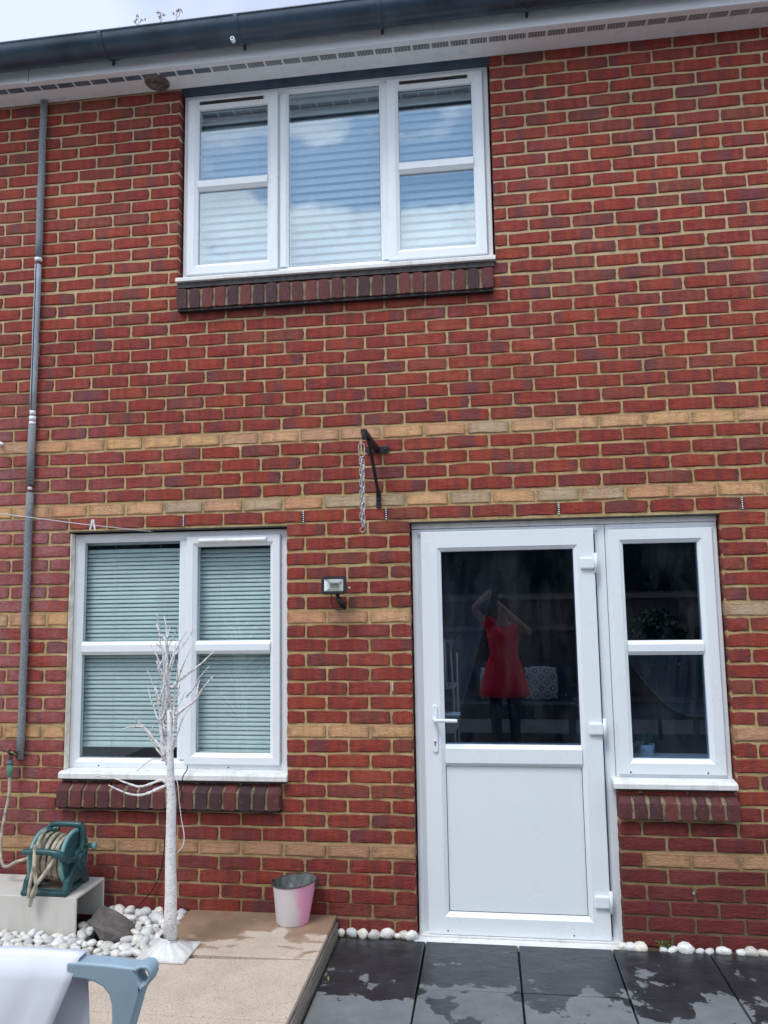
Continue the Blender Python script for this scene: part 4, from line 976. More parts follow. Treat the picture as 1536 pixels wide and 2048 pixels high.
# ------------------------------------------------------------------ bucket
def bucket_mat():
    m, t, b = new_mat('painted_bucket'); tcn = t.nodes.new('ShaderNodeTexCoord'); s = t.nodes.new('ShaderNodeSeparateXYZ'); t.links.new(tcn.outputs['Object'], s.inputs[0])
    p = geo_pos(t)
    f = M('ADD', M('ADD', M('MULTIPLY', s.outputs[0], 9, t), M('MULTIPLY', M('SUBTRACT', noise(t, p, 7, 2), .5, t), 1.1, t), t), M('MULTIPLY', s.outputs[2], .8, t), t)
    c = mixc(t, ramp(t, f, [(.46, 0.0), (.74, 1.0)]), (.64, .61, .62), (.80, .36, .54))
    c = mixc(t, ramp(t, M('ADD', M('ADD', f, M('MULTIPLY', s.outputs[2], 3.2, t), t), M('MULTIPLY', M('SUBTRACT', noise(t, p, 24, 2), .5, t), .3, t), t), [(1.16, 0.0), (1.30, .9)]), c, (.62, .035, .18))
    c = mixc(t, ramp(t, noise(t, p, 55, 4), [(.66, 0.0), (.72, .6)]), c, (.22, .17, .15))
    t.links.new(c, b.inputs['Base Color']); b.inputs['Roughness'].default_value = .45; return m
def galv():
    m, t, b = new_mat('stained_galvanised'); p = geo_pos(t)
    c = ramp(t, noise(t, vscale(t, p, (1, 1, .35)), 30, 5, .7), [(.3, (.05, .055, .055)), (.55, (.17, .185, .18)), (.75, (.42, .43, .42))])
    t.links.new(c, b.inputs['Base Color']); b.inputs['Roughness'].default_value = .6; b.inputs['Metallic'].default_value = .2; return m
bk = tag(empty('bucket', (-.040, -.102, .1005)), 'small metal bucket painted white and pink, standing on the beige terrace by the wall', 'bucket')
seg = 40; RB, RT_, HB = .080, .110, .195; tilt = (.012, .010)
def bkring(r, h, q_):
    return [(r*math.cos(2*math.pi*j/seg)+tilt[0]*h/HB, r*math.sin(2*math.pi*j/seg)*.98, h+(.010*math.cos(2*math.pi*j/seg)*(h/HB))) for j in range(seg)]
def shell(rings, mat, name, capb=False):
    q = MB(); vs = [v for r in rings for v in r]; fs = []
    for i in range(len(rings)-1):
        for j in range(seg): fs.append((i*seg+j, i*seg+(j+1) % seg, (i+1)*seg+(j+1) % seg, (i+1)*seg+j))
    if capb: fs.append(tuple(range(seg)))
    q.add(vs, fs, 0, True); return q.build(name, mat, bk)
shell([bkring(RB, .0, 0), bkring(RB+.002, .006, 0), bkring(RB+.013, HB*.45, 0), bkring(RT_, HB, 0)], bucket_mat(), 'body', True)
shell([bkring(.001, .008, 0), bkring(RB-.003, .008, 0), bkring(RT_-.004, HB, 0)], galv(), 'inside')
rim = bkring(RT_, HB, 0); q = MB(); q.tube(rim, .0035, 8, 0, True, True); q.build('rim', simple('rusty_rim', (.07, .05, .05), .6, .4, 50), bk)
for sg in (-1, 1):
    q = MB(); x = sg*(RT_+.004)+tilt[0]; q.box(x-.003, x+.003, -.016, .016, HB-.028, HB+.006); q.build('handle_lug', M_STEEL, bk, .002)
q = MB(); q.tube(smooth_curve([(RT_+.018, 0, HB+.004), (RT_+.02, .06, HB-.012), (.05, .128, HB-.03), (-.05, .128, HB-.035), (-RT_+.004, .06, HB-.02), (-RT_+.006, 0, HB-.006)], 5), .0018, 6); q.build('handle', M_STEEL, bk)

# ------------------------------------------------------------------ floodlight
FL = tag(empty('floodlight', at(668, 1171, -.09)), 'small black floodlight with silver reflector fixed to the brick pier', 'floodlight')
FL.rotation_euler = (R(-8), 0, R(4)); hw, hh = .066, .048
q = MB()
def rr(hw, hh, r, y): return [(x, y, z) for x, z in rounded(-hw, hw, -hh, hh, r, 5)]
loops = [rr(hw-.012, hh-.012, .012, .030), rr(hw-.004, hh-.004, .016, .014), rr(hw, hh, .019, -.004), rr(hw, hh, .019, -.014), rr(hw-.004, hh-.004, .016, -.018), rr(hw-.014, hh-.014, .008, -.018), rr(hw-.0155, hh-.0155, .007, -.013)]
n = len(loops[0]); vs = [v for l in loops for v in l]; fs = [(i*n+j, i*n+(j+1) % n, (i+1)*n+(j+1) % n, (i+1)*n+j) for i in range(len(loops)-1) for j in range(n)]+[tuple(range(n))]
q.add(vs, fs); q.build('housing', M_IRON, FL)
a, b, c2, d2 = hw-.0165, hh-.0165, .022, .012
q = MB(); q.add([(-a, -.013, -b), (a, -.013, -b), (a, -.013, b), (-a, -.013, b), (-c2, .012, -d2), (c2, .012, -d2), (c2, .012, d2), (-c2, .012, d2)],
               [(0, 1, 5, 4), (1, 2, 6, 5), (2, 3, 7, 6), (3, 0, 4, 7)]); q.build('reflector', simple('silver_reflector', (.75, .78, .78), .3, .03, 5, 0, 5, .9), FL)
q = MB(); q.box(-c2, c2, .0112, .0118, -d2, d2); q.build('led_panel', simple('pale_led', (.20, .24, .16), .4, .1), FL)
q = MB(); q.tube([(hw, .01, -.012), (hw+.016, .01, -.014)], .006, 10); q.tube([(hw+.012, .01, -.013), (hw+.018, .01, -.0135)], .009, 8); q.build('side_knob', M_ZINC, FL)
q = MB(); q.tube([(.018, .01, -hh+.004), (.020, .014, -.068)], .011, 10); q.tube([(.019, .014, -.064), (.032, .03, -.085), (.046, .05, -.108)], [.012, .0155, .012], 10)
q.tube([(.040, .045, -.100), (.046, .088, -.106)], .013, 10); q.build('swivel_arm', M_IRON, FL)
q = MB(); q.tube(smooth_curve([(-.016, .016, -hh+.002), (-.016, .018, -.085), (-.002, .02, -.112), (.022, .022, -.124), (.046, .03, -.118), (.050, .06, -.105)], 6), .0032, 8); q.build('cable', cab, FL)

# ------------------------------------------------------------------ bracket and chain
BR = tag(empty('hanging_bracket', (.41, 0, 2.5)), 'black iron hanging basket bracket bolted to the wall above the floodlight', 'bracket')
q = MB(); a0 = at(757, 895, -.01); a1 = at(722, 868, -.47); d = a1-a0
q.box(-.014, .014, -.48, -.006, -.011, .011); arm = q.build('arm', M_IRON, BR, .002)
q = MB(); q.box(-.06, .062, -.010, -.001, -.018, .018); q.lathe((.045, -.010, 0), [(0, -.006), (.006, -.005), (.008, 0)], 10, 'y'); q.build('wall_plate', M_IRON, BR, .0015)
f0 = at(757, 1012, -.01)-Vector((.41, 0, 2.5)); fx = f0.x
q = MB(); q.box(fx-.013, fx+.013, -.008, -.0005, f0.z-.01, f0.z+.085); q.lathe((fx, -.008, f0.z+.035), [(0, -.005), (.006, -.004), (.008, 0)], 10, 'y'); q.build('foot_plate', M_IRON, BR, .0015)
q = MB(); q.tube([(fx, -.008, f0.z+.06), (fx, -.03, f0.z+.085), (0, -.30, -.02), (0, -.335, -.012)], .009, 8); q.build('brace', M_IRON, BR)
q = MB(); q.box(-.010, .010, -.482, -.46, -.040, -.010); q.build('hook_lug', M_IRON, BR, .003)
YC = -.462
def link(c, L_, W_, r, rz, parent, name='link', tilt_=0):
    pts = []
    for j in range(18):
        an = 2*math.pi*j/18; x = math.cos(an)*W_; z = math.sin(an)*W_+(L_-W_ if math.sin(an) > 0 else -(L_-W_))
        pts.append(Matrix.Rotation(rz, 3, 'Z') @ (Matrix.Rotation(tilt_, 3, 'Y') @ Vector((x, 0, z))))
    q = MB(); q.tube(pts, r, 7, 0, True, True); o = q.build(name, M_ZINC, parent); o.location = c; return o
ct = at(723, 886, YC); CH = tag(empty('hanging_chain', (ct.x, YC, at(725, 1062, YC).z)), 'doubled galvanised steel chain with a hook hanging from the black bracket', 'chain')
zb = CH.location.z
def cz(py): return at(724, py, YC).z-zb
link((0, 0, (cz(888)+cz(912))/2), (cz(886)-cz(914))/2, .0135, .0023, .1, CH, 'carabiner')
z = cz(915); k_ = 0
while z > cz(1040):
    hl = .0165; link((-.0042, .001, z-hl), hl, .0070, .0027, (k_ % 2)*1.45+.2, CH, 'link', .06); link((.0050, -.003, z-hl-.009), hl, .0070, .0027, (k_ % 2)*-1.35+.5, CH, 'link', -.07); z -= .0265; k_ += 1
zb2 = cz(1052)
q = MB(); q.tube(smooth_curve([(-.004, 0, zb2+.02), (.010, 0, zb2+.014), (.012, 0, zb2+.004), (-.008, 0, zb2-.010), (-.012, 0, zb2-.020), (-.002, 0, zb2-.030), (.011, 0, zb2-.022), (.013, 0, zb2-.008), (.004, 0, zb2+.010)], 5), .0022, 7); q.build('hook', M_ZINC, CH)

# ------------------------------------------------------------------ washing line and peg, white hook on wall
l0 = at(303, 1063, -.001); l1 = at(0, 1027, -.75); l2 = l1+(l1-l0)*1.2
q = MB(); q.tube([l0, (l0*.5+l1*.5)+Vector((0, 0, -.004)), l1, l2], .0022, 6)
tag(q.build('washing_line', M_PVC), 'thin white washing line stretching from above the lower left window', 'washing line')
f = (303-185)/303.0; lp = l0
best = min((abs(proj(l0.lerp(l1, t/200))[0]-185), t/200) for t in range(201))[1]; lp = l0.lerp(l1, best)
PG = tag(empty('clothes_peg', lp+Vector((0, 0, .012))), 'white plastic clothes peg clipped on the washing line', 'peg')
for s in (-1, 1):
    q = MB(); q.prism([(s*.001, .014), (s*.007, .014), (s*.0085, -.004), (s*.017, -.040), (s*.012, -.042), (s*.003, -.014)], -.004, .004, 'y'); q.build('jaw', M_PVC, PG, .001)
q = MB(); q.tube([(0, -.006, -.006), (0, .006, -.006)], .004, 8); q.build('spring', M_ZINC, PG)
q = MB(); q.tube([l0+Vector((-.012, 0, .0)), l0+Vector((.012, -.004, -.003))], .003, 6); tag(q.build('line_hook', M_STEEL), 'small dark hook holding the end of the washing line at window head', 'hook')
c = at(2, 887, -.05); q = MB(); q.tube([(c.x-.03, -.001, c.z), (c.x-.01, -.04, c.z+.004), (c.x+.018, -.06, c.z-.006)], [.012, .010, .006], 10)
tag(q.build('wall_hook', M_PVC), 'white hook on the wall at the far left edge beside the pipe', 'hook')

# overflow pipe, gutter weeds
c = at(466, 80, -.37); q = MB(); q.lathe((c.x, -.385, c.z), [(.0075, .004), (.0075, 0), (.0115, 0), (.0115, .026)], 16, 'y')
tag(q.build('overflow_pipe', M_PVC), 'short white overflow pipe poking out at the black gutter', 'pipe')
M_STEM = simple('dry_pink_stem', (.36, .22, .22), .8, .3)
for (px, py, h, lab) in ((276, 47, .05, 'smallest dry pink weed growing in the gutter, leftmost'), (322, 40, .065, 'dry pinkish weed growing in the gutter between two others'), (352, 35, .085, 'tallest dry pinkish weed growing in the gutter')):
    b = at(px, py+6, -.31); q = MB()
    for j in range(5):
        t_ = b+Vector((rnd.uniform(-.035, .035), rnd.uniform(-.02, .02), h*rnd.uniform(.6, 1.1))); mid = (b+t_)/2+Vector((rnd.uniform(-.012, .012), 0, .004))
        q.tube(smooth_curve([b+Vector((0, 0, -.03)), b, mid, t_], 3), .0010, 5)
        for _ in range(6):
            c0 = t_+Vector((rnd.uniform(-.009, .009), rnd.uniform(-.009, .009), rnd.uniform(-.012, .008)))
            q.tube([t_, c0], [.0007, .0022], 5)
    tag(q.build('gutter_weed', M_STEM), lab, 'weed', 'weeds in the gutter')

# ------------------------------------------------------------------ small litter
q = MB(); p_ = [gr(456, 1832, .101), gr(447, 1826, .101)]; c = gr(455, 1829, .102)
q.prism([(c.x-.018, c.y-.004), (c.x+.004, c.y-.008), (c.x+.018, c.y+.002), (c.x, c.y+.006)], .1012, .1035, 'z'); tag(q.build('dry_leaf', simple('orange_leaf', (.42, .16, .05), .7, .3)), 'small orange dry leaf on the wet terrace tile', 'leaf')
c = gr(656, 1958, .011); q = MB(); q.prism([(c.x-.006, c.y+.018), (c.x+.002, c.y+.014), (c.x+.008, c.y-.014), (c.x+.002, c.y-.018)], .0112, .014, 'z'); tag(q.build('dry_leaf', simple('straw_leaf', (.45, .33, .16), .7, .3)), 'straw coloured dry leaf on dark slab beside the timber edge', 'leaf')
# paint drips / scrap on the wall
c = at(786, 1374, -.003); q = MB(); q.tube(smooth_curve([(c.x-.004, -.002, c.z+.022), (c.x, -.003, c.z+.012), (c.x-.002, -.003, c.z-.004), (c.x+.001, -.002, c.z-.022)], 4), .0022, 6); q.build('paint_drip', M_PVC, house)
c = at(1388, 1787, -.003); q = MB(); q.lathe((c.x, -.002, c.z), [(0, .003), (.004, .002), (.007, -.001), (.007, .006)], 12, 'y'); q.build('wall_plug', M_ZINC, house)

# ------------------------------------------------------------------ things seen through the side window
q = MB(); pc = Vector((1.775, .22, .861)); q.lathe(pc, [(0, 0), (.036, 0), (.044, .062), (.040, .062), (.038, .050), (0, .048)], 24)
pt = tag(empty('pot_plant', pc), 'small spiky plant in a white pot inside the side window', 'pot plant')
o = q.build('pot', M_PVC, pt); o.location = -pc
q = MB()
for j in range(17):
    a = j*2.4; l_ = rnd.uniform(.05, .085); el = rnd.uniform(.4, 1.3); d = Vector((math.cos(a)*math.cos(el), math.sin(a)*math.cos(el), math.sin(el)))
    q.tube([Vector((0, 0, .05)), Vector((0, 0, .055))+d*l_*.6, Vector((0, 0, .055))+d*l_+Vector((0, 0, -.006))], [.005, .004, .0008], 6)
q.build('spiky_leaves', simple('succulent_green', (.20, .32, .22), .5, .2), pt)
for j in range(2):
    q = MB(); 
    for k in range(9):
        a = k*2.4; d = Vector((math.cos(a), math.sin(a), .7)).normalized(); b0 = Vector((-.052+j*.02, -.02, .052+j*.01)); u = d.orthogonal().normalized()*.010
        q.add([b0, b0+d*.016+u, b0+d*.028, b0+d*.016-u], [(0, 1, 2, 3)])
    q.build('pale_leaf_rosette', simple('pale_succulent', (.45, .58, .36), .5, .2), pt)
def net_mat(name, col, al):
    m = bpy.data.materials.new(name); m.use_nodes = True; t = m.node_tree; t.nodes.clear(); o = t.nodes.new('ShaderNodeOutputMaterial')
    mi = t.nodes.new('ShaderNodeMixShader'); tr = t.nodes.new('ShaderNodeBsdfTransparent'); df = t.nodes.new('ShaderNodeBsdfDiffuse'); df.inputs[0].default_value = (*col, 1)
    mi.inputs[0].default_value = al; t.links.new(tr.outputs[0], mi.inputs[1]); t.links.new(df.outputs[0], mi.inputs[2]); t.links.new(mi.outputs[0], o.inputs[0]); return m
M_NET = net_mat('grey_net', (.50, .45, .45), .30)
# swagged net curtain inside the side window
hem = [(1252, 1310), (1275, 1345), (1300, 1375), (1325, 1402), (1355, 1422), (1385, 1432), (1430, 1432)]
q = MB(); nx, nz = 40, 12; hemw = [at(a, b, .20) for a, b in hem]
hc = smooth_curve(hemw, 7); nx = len(hc)-1
top = [Vector((1.62+(2.13-1.62)*i/nx, .21, 1.41)) for i in range(nx+1)]
vs = []
for j in range(nz+1):
    for i in range(nx+1):
        t_ = (j/nz)**.8; p = top[i].lerp(hc[i], t_); p = p.copy(); p.y += .02*math.sin(i*1.3+j*.3)*(.4+.6*t_); vs.append(p)
fs = [(j*(nx+1)+i, j*(nx+1)+i+1, (j+1)*(nx+1)+i+1, (j+1)*(nx+1)+i) for j in range(nz) for i in range(nx)]
q.add(vs, fs, 0, True); cu = tag(empty('net_curtain', (1.9, .44, 1.2)), 'grey net curtain swagged across the inside of the side window', 'curtain')
o = q.build('net', M_NET, cu); o.location = -cu.location
q = MB(); q.tube(hc, .004, 6); o = q.build('hem', M_NET, cu); o.location = -cu.location
# pale sofa back behind it
q = MB(); q.lathe((0, 0, 0), [(0, 0)], 3)
q = MB(); q.box(1.55, 2.75, .95, 1.25, .0, 1.02); q.box(1.55, 2.75, 1.25, 1.9, .0, .45); tag(q.build('sofa', simple('dim_taupe_fabric', (.45, .38, .36), .9, .15, 8), bevel=.09), 'pale sofa back dimly seen through the side window', 'sofa')
# dark drape inside the door glass
q = MB(); vs = []; n = 30
for j in range(n+1):
    for i in range(15):
        t_ = j/n; x = 1.05-.34*t_**1.4+(i-14)*.022*(1-.45*t_); vs.append((x, .30+.018*math.sin(i*1.7), 2.05-1.25*t_))
q.add(vs, [(j*15+i, j*15+i+1, (j+1)*15+i+1, (j+1)*15+i) for j in range(n) for i in range(14)], 0, True)
tag(q.build('door_curtain', net_mat('dark_net', (.26, .27, .28), .5)), 'dark net curtain drawn to the left inside the door glass', 'curtain')

# ------------------------------------------------------------------ clothes airer in the foreground
M_ARM = simple('blue_grey_plastic_arm', (.30, .42, .51), .38, .08, 15, .05)
M_CLOTH = simple('white_cotton', (.80, .84, .93), .9, .04, 6)
M_TUBE = simple('white_coated_steel', (.7, .7, .7), .35, .1)
YA = -3.2; a0 = at(285, 1930, YA)
AR = tag(empty('clothes_airer', (a0.x, YA, 0)), 'folding clothes airer with a blue grey plastic end bracket, nearest the camera at lower left', 'clothes airer')
def A(p): return (p[0]-a0.x, p[1])
outl = [(143, 1916), (165, 1916), (220, 1920), (268, 1926), (278, 1927), (290, 1921), (303, 1923), (311, 1933), (311, 1947), (305, 1960), (293, 1971), (287, 1985), (277, 2020), (262, 2075), (250, 2110), (222, 2110), (228, 2060), (232, 2030), (231, 2000), (226, 1981), (214, 1965), (196, 1955), (172, 1950), (148, 1948), (141, 1942)]
pl = [at(a, b, YA) for a, b in outl]
bm = bmesh.new()
hole_ = [(280, 1938), (287, 1932), (297, 1931), (303, 1937), (303, 1947), (298, 1957), (290, 1963), (285, 1954)]
hp_ = [at(a, b, YA) for a, b in hole_]
ov = [bm.verts.new((p.x-a0.x, -.011, p.z)) for p in pl]; hv = [bm.verts.new((p.x-a0.x, -.011, p.z)) for p in hp_]
oe = [bm.edges.new((ov[i], ov[(i+1) % len(ov)])) for i in range(len(ov))]; he = [bm.edges.new((hv[i], hv[(i+1) % len(hv)])) for i in range(len(hv))]
bmesh.ops.triangle_fill(bm, edges=oe+he, use_beauty=True)
ret = bmesh.ops.extrude_face_region(bm, geom=bm.faces[:])
for v in [e for e in ret['geom'] if isinstance(e, bmesh.types.BMVert)]: v.co.y += .022
bmesh.ops.recalc_face_normals(bm, faces=bm.faces)
me = bpy.data.meshes.new('end_bracket'); bm.to_mesh(me); bm.free(); me.materials.append(M_ARM)
o = bpy.data.objects.new('end_bracket', me); COL.objects.link(o); o.parent = AR
b_ = o.modifiers.new('b', 'BEVEL'); b_.width = .0028; b_.segments = 3; b_.limit_method = 'ANGLE'; b_.angle_limit = R(50)
for p in me.polygons: p.use_smooth = True
me.set_sharp_from_angle(angle=R(80))
zt_ = at(145, 1932, YA).z; xt = at(145, 1932, YA).x-a0.x; xb, zb_ = at(240, 2100, YA).x-a0.x, at(240, 2100, YA).z
q = MB(); q.tube([(xt, 0, zt_), (xt-.62, 0, zt_)], .008, 10); q.build('top_rail', M_TUBE, AR)
q = MB(); q.tube([(xb, 0, zb_), (xb+.02, 0, .75), (xb+.03, -.02, .0)], .008, 10); q.build('leg', M_TUBE, AR)
for (x, y) in ((xb+.03, -.50), (-.75, -.50), (-.75, 0)):
    q = MB(); q.tube([(x, y, zb_ if y == 0 else 1.15), (x, y, 0)], .008, 10); q.build('leg', M_TUBE, AR)
for z in (.45, .85):
    for j in range(6):
        q = MB(); y = -j*.1; q.tube([(xb+.02, y, z), (-.75, y, z)], .0035, 6); q.build('rung', M_TUBE, AR)
    for x in (xb+.02, -.75):
        q = MB(); q.tube([(x, 0, z), (x, -.5, z)], .005, 6); q.build('side_bar', M_TUBE, AR)
# white cloth hung over the top rail
def cloth(pts_top, pts_bot, y0, name, extra=0):
    pass
q = MB(); nx, nz = 36, 22; zt2 = zt_+.0105; W_ = .40
xr = at(148, 1917, YA-.02).x
vs = []
for j in range(nz+1):
    u = j/nz
    for i in range(nx+1):
        s = i/nx; x = xr-W_*(1-s); 
        if u < .30:      # behind the rail, hangs away from the camera
            d = (.30-u)/.30; y = YA+.012+.03*d; z = zt2-.004-.42*d; x += .012*s*d
        elif u < .38:
            an = (u-.30)/.08*math.pi; y = YA+.012*math.cos(an); z = zt2-.004+.010*math.sin(an)
        else:
            d = (u-.38)/.62; y = YA-.012-.035*d; z = zt2-.004-.42*d; x -= .118*d*s*1.55
        fold = (math.sin(s*17+math.sin(s*5)*2)*.006+math.sin(s*41+u*9+math.sin(s*13)*2)*.0022+math.sin(s*7-u*21)*.0015)*min(1, abs(u-.34)*5); y += fold*(1 if u > .34 else -1)
        vs.append((x, y, z+.0015*math.sin(s*9)))
q.add(vs, [(j*(nx+1)+i, j*(nx+1)+i+1, (j+1)*(nx+1)+i+1, (j+1)*(nx+1)+i) for j in range(nz) for i in range(nx)], 0, True)
o = q.build('white_cloth', M_CLOTH); sol = o.modifiers.new('s', 'SOLIDIFY'); sol.thickness = .0012
tag(o, 'white cotton cloth hung over the airer rail in the lower left corner', 'cloth')

# ------------------------------------------------------------------ the garden behind the camera, mirrored in the door glass
M_FENCE = wood_mat('dark_fence_board', (.05, .038, .03), (.13, .10, .075)); M_RAIL = wood_mat('fence_rail', (.10, .085, .07), (.26, .22, .18))
FE = tag(empty('garden_fence', (1, -7.2, -.03)), 'dark close boarded garden fence across the far end of the garden', 'fence')
bmsh = MB(); bmsh.box(-.074, .074, -.009, .009, 0, 1.78); bme = bmsh.mesh('board', M_FENCE)
for j in range(56):
    o = bpy.data.objects.new('board', bme); COL.objects.link(o); o.parent = FE; o.location = (-4.2+j*.152, .012*(j % 2), 0)
for z in (.28, 1.28, 1.72):
    q = MB(); q.box(-4.3, 4.4, .026, .062, z-.035, z+.035); q.build('rail', M_RAIL, FE)
M_HEDGE = simple('dark_foliage', (.035, .065, .028), .7, .5, 4)
M_BK = simple('tree_bark', (.09, .07, .055), .9, .3)
def btree(x, y, h, r, seed, label):
    rr_ = random.Random(seed); T = tag(empty('garden_tree', (x, y, -.03)), label, 'tree', 'trees beyond the garden fence')
    q = MB(); q.tube([(0, 0, 0), (.1, 0, h*.35), (0, .1, h*.7)], [.14, .10, .04], 8)
    for _ in range(7):
        a = rr_.uniform(0, 6.28); q.tube([(.05, 0, h*rr_.uniform(.3, .55)), (math.cos(a)*r*.6, math.sin(a)*r*.6, h*rr_.uniform(.6, .85))], [.05, .012], 6)
    q.build('trunk', M_BK, T); q = MB()
    cl = [(Vector((rr_.uniform(-1, 1)*r*.7, rr_.uniform(-1, 1)*r*.7, h*rr_.uniform(.55, .98))), rr_.uniform(.3, .55)*r) for _ in range(16)]
    for c, cr_r in cl:
        for _ in range(230):
            d = Vector((rr_.gauss(0, 1), rr_.gauss(0, 1), rr_.gauss(0, 1))).normalized(); p = c+d*cr_r*rr_.uniform(.55, 1.0)
            u = Vector((rr_.gauss(0, 1), rr_.gauss(0, 1), rr_.gauss(0, 1))).normalized()*.07; v = u.orthogonal()*.6
            q.add([p-u, p+v, p+u, p-v], [(0, 1, 2, 3)])
    q.build('crown', M_HEDGE, T)
btree(-4.6, -8.9, 4.6, 1.9, 5, 'leftmost dark green tree beyond the fence, seen from the house')
btree(-1.9, -9.0, 4.9, 2.0, 1, 'broad dark green tree beyond the left of the fence')
btree(1.0, -9.6, 5.2, 2.1, 2, 'tallest dark green tree beyond the middle of the fence')
btree(3.6, -9.0, 4.8, 2.0, 3, 'lower dark green tree beyond the right of the fence')
btree(6.2, -9.0, 4.6, 1.9, 7, 'rightmost dark green tree beyond the fence, seen from the house')
# dense evergreen hedge between fence and trees
HG = tag(empty('evergreen_hedge', (.5, -7.9, -.03)), 'tall dense evergreen hedge rising above the garden fence', 'hedge')
q = MB(); q.box(-7.5, 7.5, -.28, .28, .0, 3.3); q.build('hedge_core', simple('hedge_shade', (.018, .028, .014), .95, .3, 6), HG)
q = MB()
for _ in range(9000):
    p = Vector((rnd.uniform(-7.6, 7.6), rnd.uniform(.2, .42), rnd.uniform(0, 3.3))) if rnd.random() < .75 else Vector((rnd.uniform(-7.6, 7.6), rnd.uniform(-.35, .38), 3.2+abs(rnd.gauss(0, .16))))
    u = Vector((rnd.gauss(0, 1), rnd.gauss(0, 1), rnd.gauss(0, 1))).normalized()*.06; v = u.orthogonal()*.7
    q.add([p-u, p+v, p+u, p-v], [(0, 1, 2, 3)])
q.build('foliage', M_HEDGE, HG)
def bush(px, py, y, r, seed, label):
    c = at(px, py, .12-y); rr_ = random.Random(seed); B = tag(empty('garden_shrub', (c.x, y, -.03)), label, 'shrub')
    q = MB(); q.tube([(0, 0, 0), (0, 0, c.z*.6)], [.03, .015], 6); q.build('stem', M_BK, B); q = MB()
    for _ in range(1500):
        d = Vector((rr_.gauss(0, 1), rr_.gauss(0, 1), rr_.gauss(0, 1))).normalized(); p = Vector((d.x*r, d.y*r, c.z-r*.2+d.z*r*1.1))*1.0; p += d*rr_.uniform(-.12, .04)
        u = Vector((rr_.gauss(0, 1), rr_.gauss(0, 1), rr_.gauss(0, 1))).normalized()*.035; v = u.orthogonal()*.6
        q.add([p-u, p+v, p+u, p-v], [(0, 1, 2, 3)])
    q.build('leaves', simple('shrub_leaf', (.07, .10, .045), .5, .5, 5), B)
bush(1300, 1262, -5.6, .30, 31, 'round garden shrub behind the camera, mirrored in the side window')
bush(1400, 1285, -6.3, .32, 32, 'second garden shrub near the fence, mirrored at the right of the side window')
pp = at(1368, 1215, 5.9); q = MB(); q.box(pp.x-.03, pp.x+.03, -5.81, -5.75, -.03, pp.z); tag(q.build('wooden_post', M_RAIL), 'short pale wooden post standing between the two garden shrubs', 'post')
# bench with patterned cushions
def cushion_mat():
    m, t, b = new_mat('black_white_geometric'); tcn = t.nodes.new('ShaderNodeTexCoord'); s = t.nodes.new('ShaderNodeSeparateXYZ'); t.links.new(tcn.outputs['Object'], s.inputs[0])
    u = M('MULTIPLY', M('ADD', s.outputs[0], s.outputs[2], t), 7, t); v = M('MULTIPLY', M('SUBTRACT', s.outputs[0], s.outputs[2], t), 7, t)
    du = M('ABSOLUTE', M('SUBTRACT', M('FRACT', u, None, t), .5, t), None, t); dv = M('ABSOLUTE', M('SUBTRACT', M('FRACT', v, None, t), .5, t), None, t)
    mxx = M('MAXIMUM', du, dv, t); ringv = M('FRACT', M('MULTIPLY', mxx, 3.2, t), None, t)
    t.links.new(ramp(t, ringv, [(.45, (.70, .70, .70)), (.5, (.02, .02, .025))]), b.inputs['Base Color']); b.inputs['Roughness'].default_value = .9; return m
BN = tag(empty('garden_bench', (1.15, -5.7, -.03)), 'dark garden bench on the gravel facing the house', 'bench')
M_BENCH = simple('dark_bench', (.05, .07, .08), .5, .2)
q = MB(); q.box(-.75, .75, -.25, .25, .40, .44); q.build('seat', M_BENCH, BN)
q = MB(); q.box(-.75, .75, -.29, -.25, .44, .88); q.build('backrest', M_BENCH, BN)
for sx_ in (-.7, .7):
    for sy_ in (-.22, .22): q = MB(); q.box(sx_-.025, sx_+.025, sy_-.025, sy_+.025, 0, .40); q.build('leg', M_BENCH, BN)
cm = cushion_mat()
for j, (x, lb) in enumerate(((.95, 'black and white patterned cushion at the left of the garden bench'), (1.50, 'black and white patterned cushion at the right of the garden bench'))):
    bm = bmesh.new(); bmesh.ops.create_uvsphere(bm, u_segments=24, v_segments=16, radius=1)
    for v in bm.verts:
        c = v.co; k = max(abs(c.x), abs(c.z), 1e-4); r_ = math.hypot(c.x, c.z); f_ = r_/k if k > .01 else 1; v.co = Vector((c.x*f_**.8*.21, c.y*.07, c.z*f_**.8*.21))
    for f_ in bm.faces: f_.smooth = True
    me = bpy.data.meshes.new('cushion'); bm.to_mesh(me); bm.free(); me.materials.append(cm)
    o = bpy.data.objects.new('cushion', me); COL.objects.link(o); o.location = (x, -5.84, .62); o.rotation_euler = (R(14), 0, 0); tag(o, lb, 'cushion', 'cushions on the garden bench')

# person holding the phone up
M_SKIN = simple('skin', (.42, .25, .19), .55, .08, 10); M_DRESS = simple('red_dress', (.78, .012, .035), .7, .12, 9); M_HAIR = simple('brown_hair', (.05, .03, .02), .6, .3, 60); M_TIGHT = simple('dark_tights', (.02, .018, .022), .7, .1)
PO = Vector((1.05, -4.42, -.0205))
PE = tag(empty('person', PO), 'person in a short red dress standing with raised arms photographing with a phone', 'person')
def skin(name, verts, edges, radii, mat, root=0, sub=2, parent=PE):
    me = bpy.data.meshes.new(name); me.from_pydata(verts, edges, []); o = bpy.data.objects.new(name, me); COL.objects.link(o); o.parent = parent
    sk = o.modifiers.new('skin', 'SKIN'); sk.use_smooth_shade = True
    for i, r_ in enumerate(radii):
        sv = me.skin_vertices[0].data[i]; sv.radius = r_ if isinstance(r_, tuple) else (r_, r_); sv.use_root = (i == root)
    ss = o.modifiers.new('sub', 'SUBSURF'); ss.levels = sub; ss.render_levels = sub; me.materials.append(mat); return o
ph = CAM-PO   # phone position relative to the feet
hl = Vector((ph.x-.045, ph.y-.04, ph.z+.055)); hr = Vector((ph.x+.04, ph.y-.045, ph.z-.07))
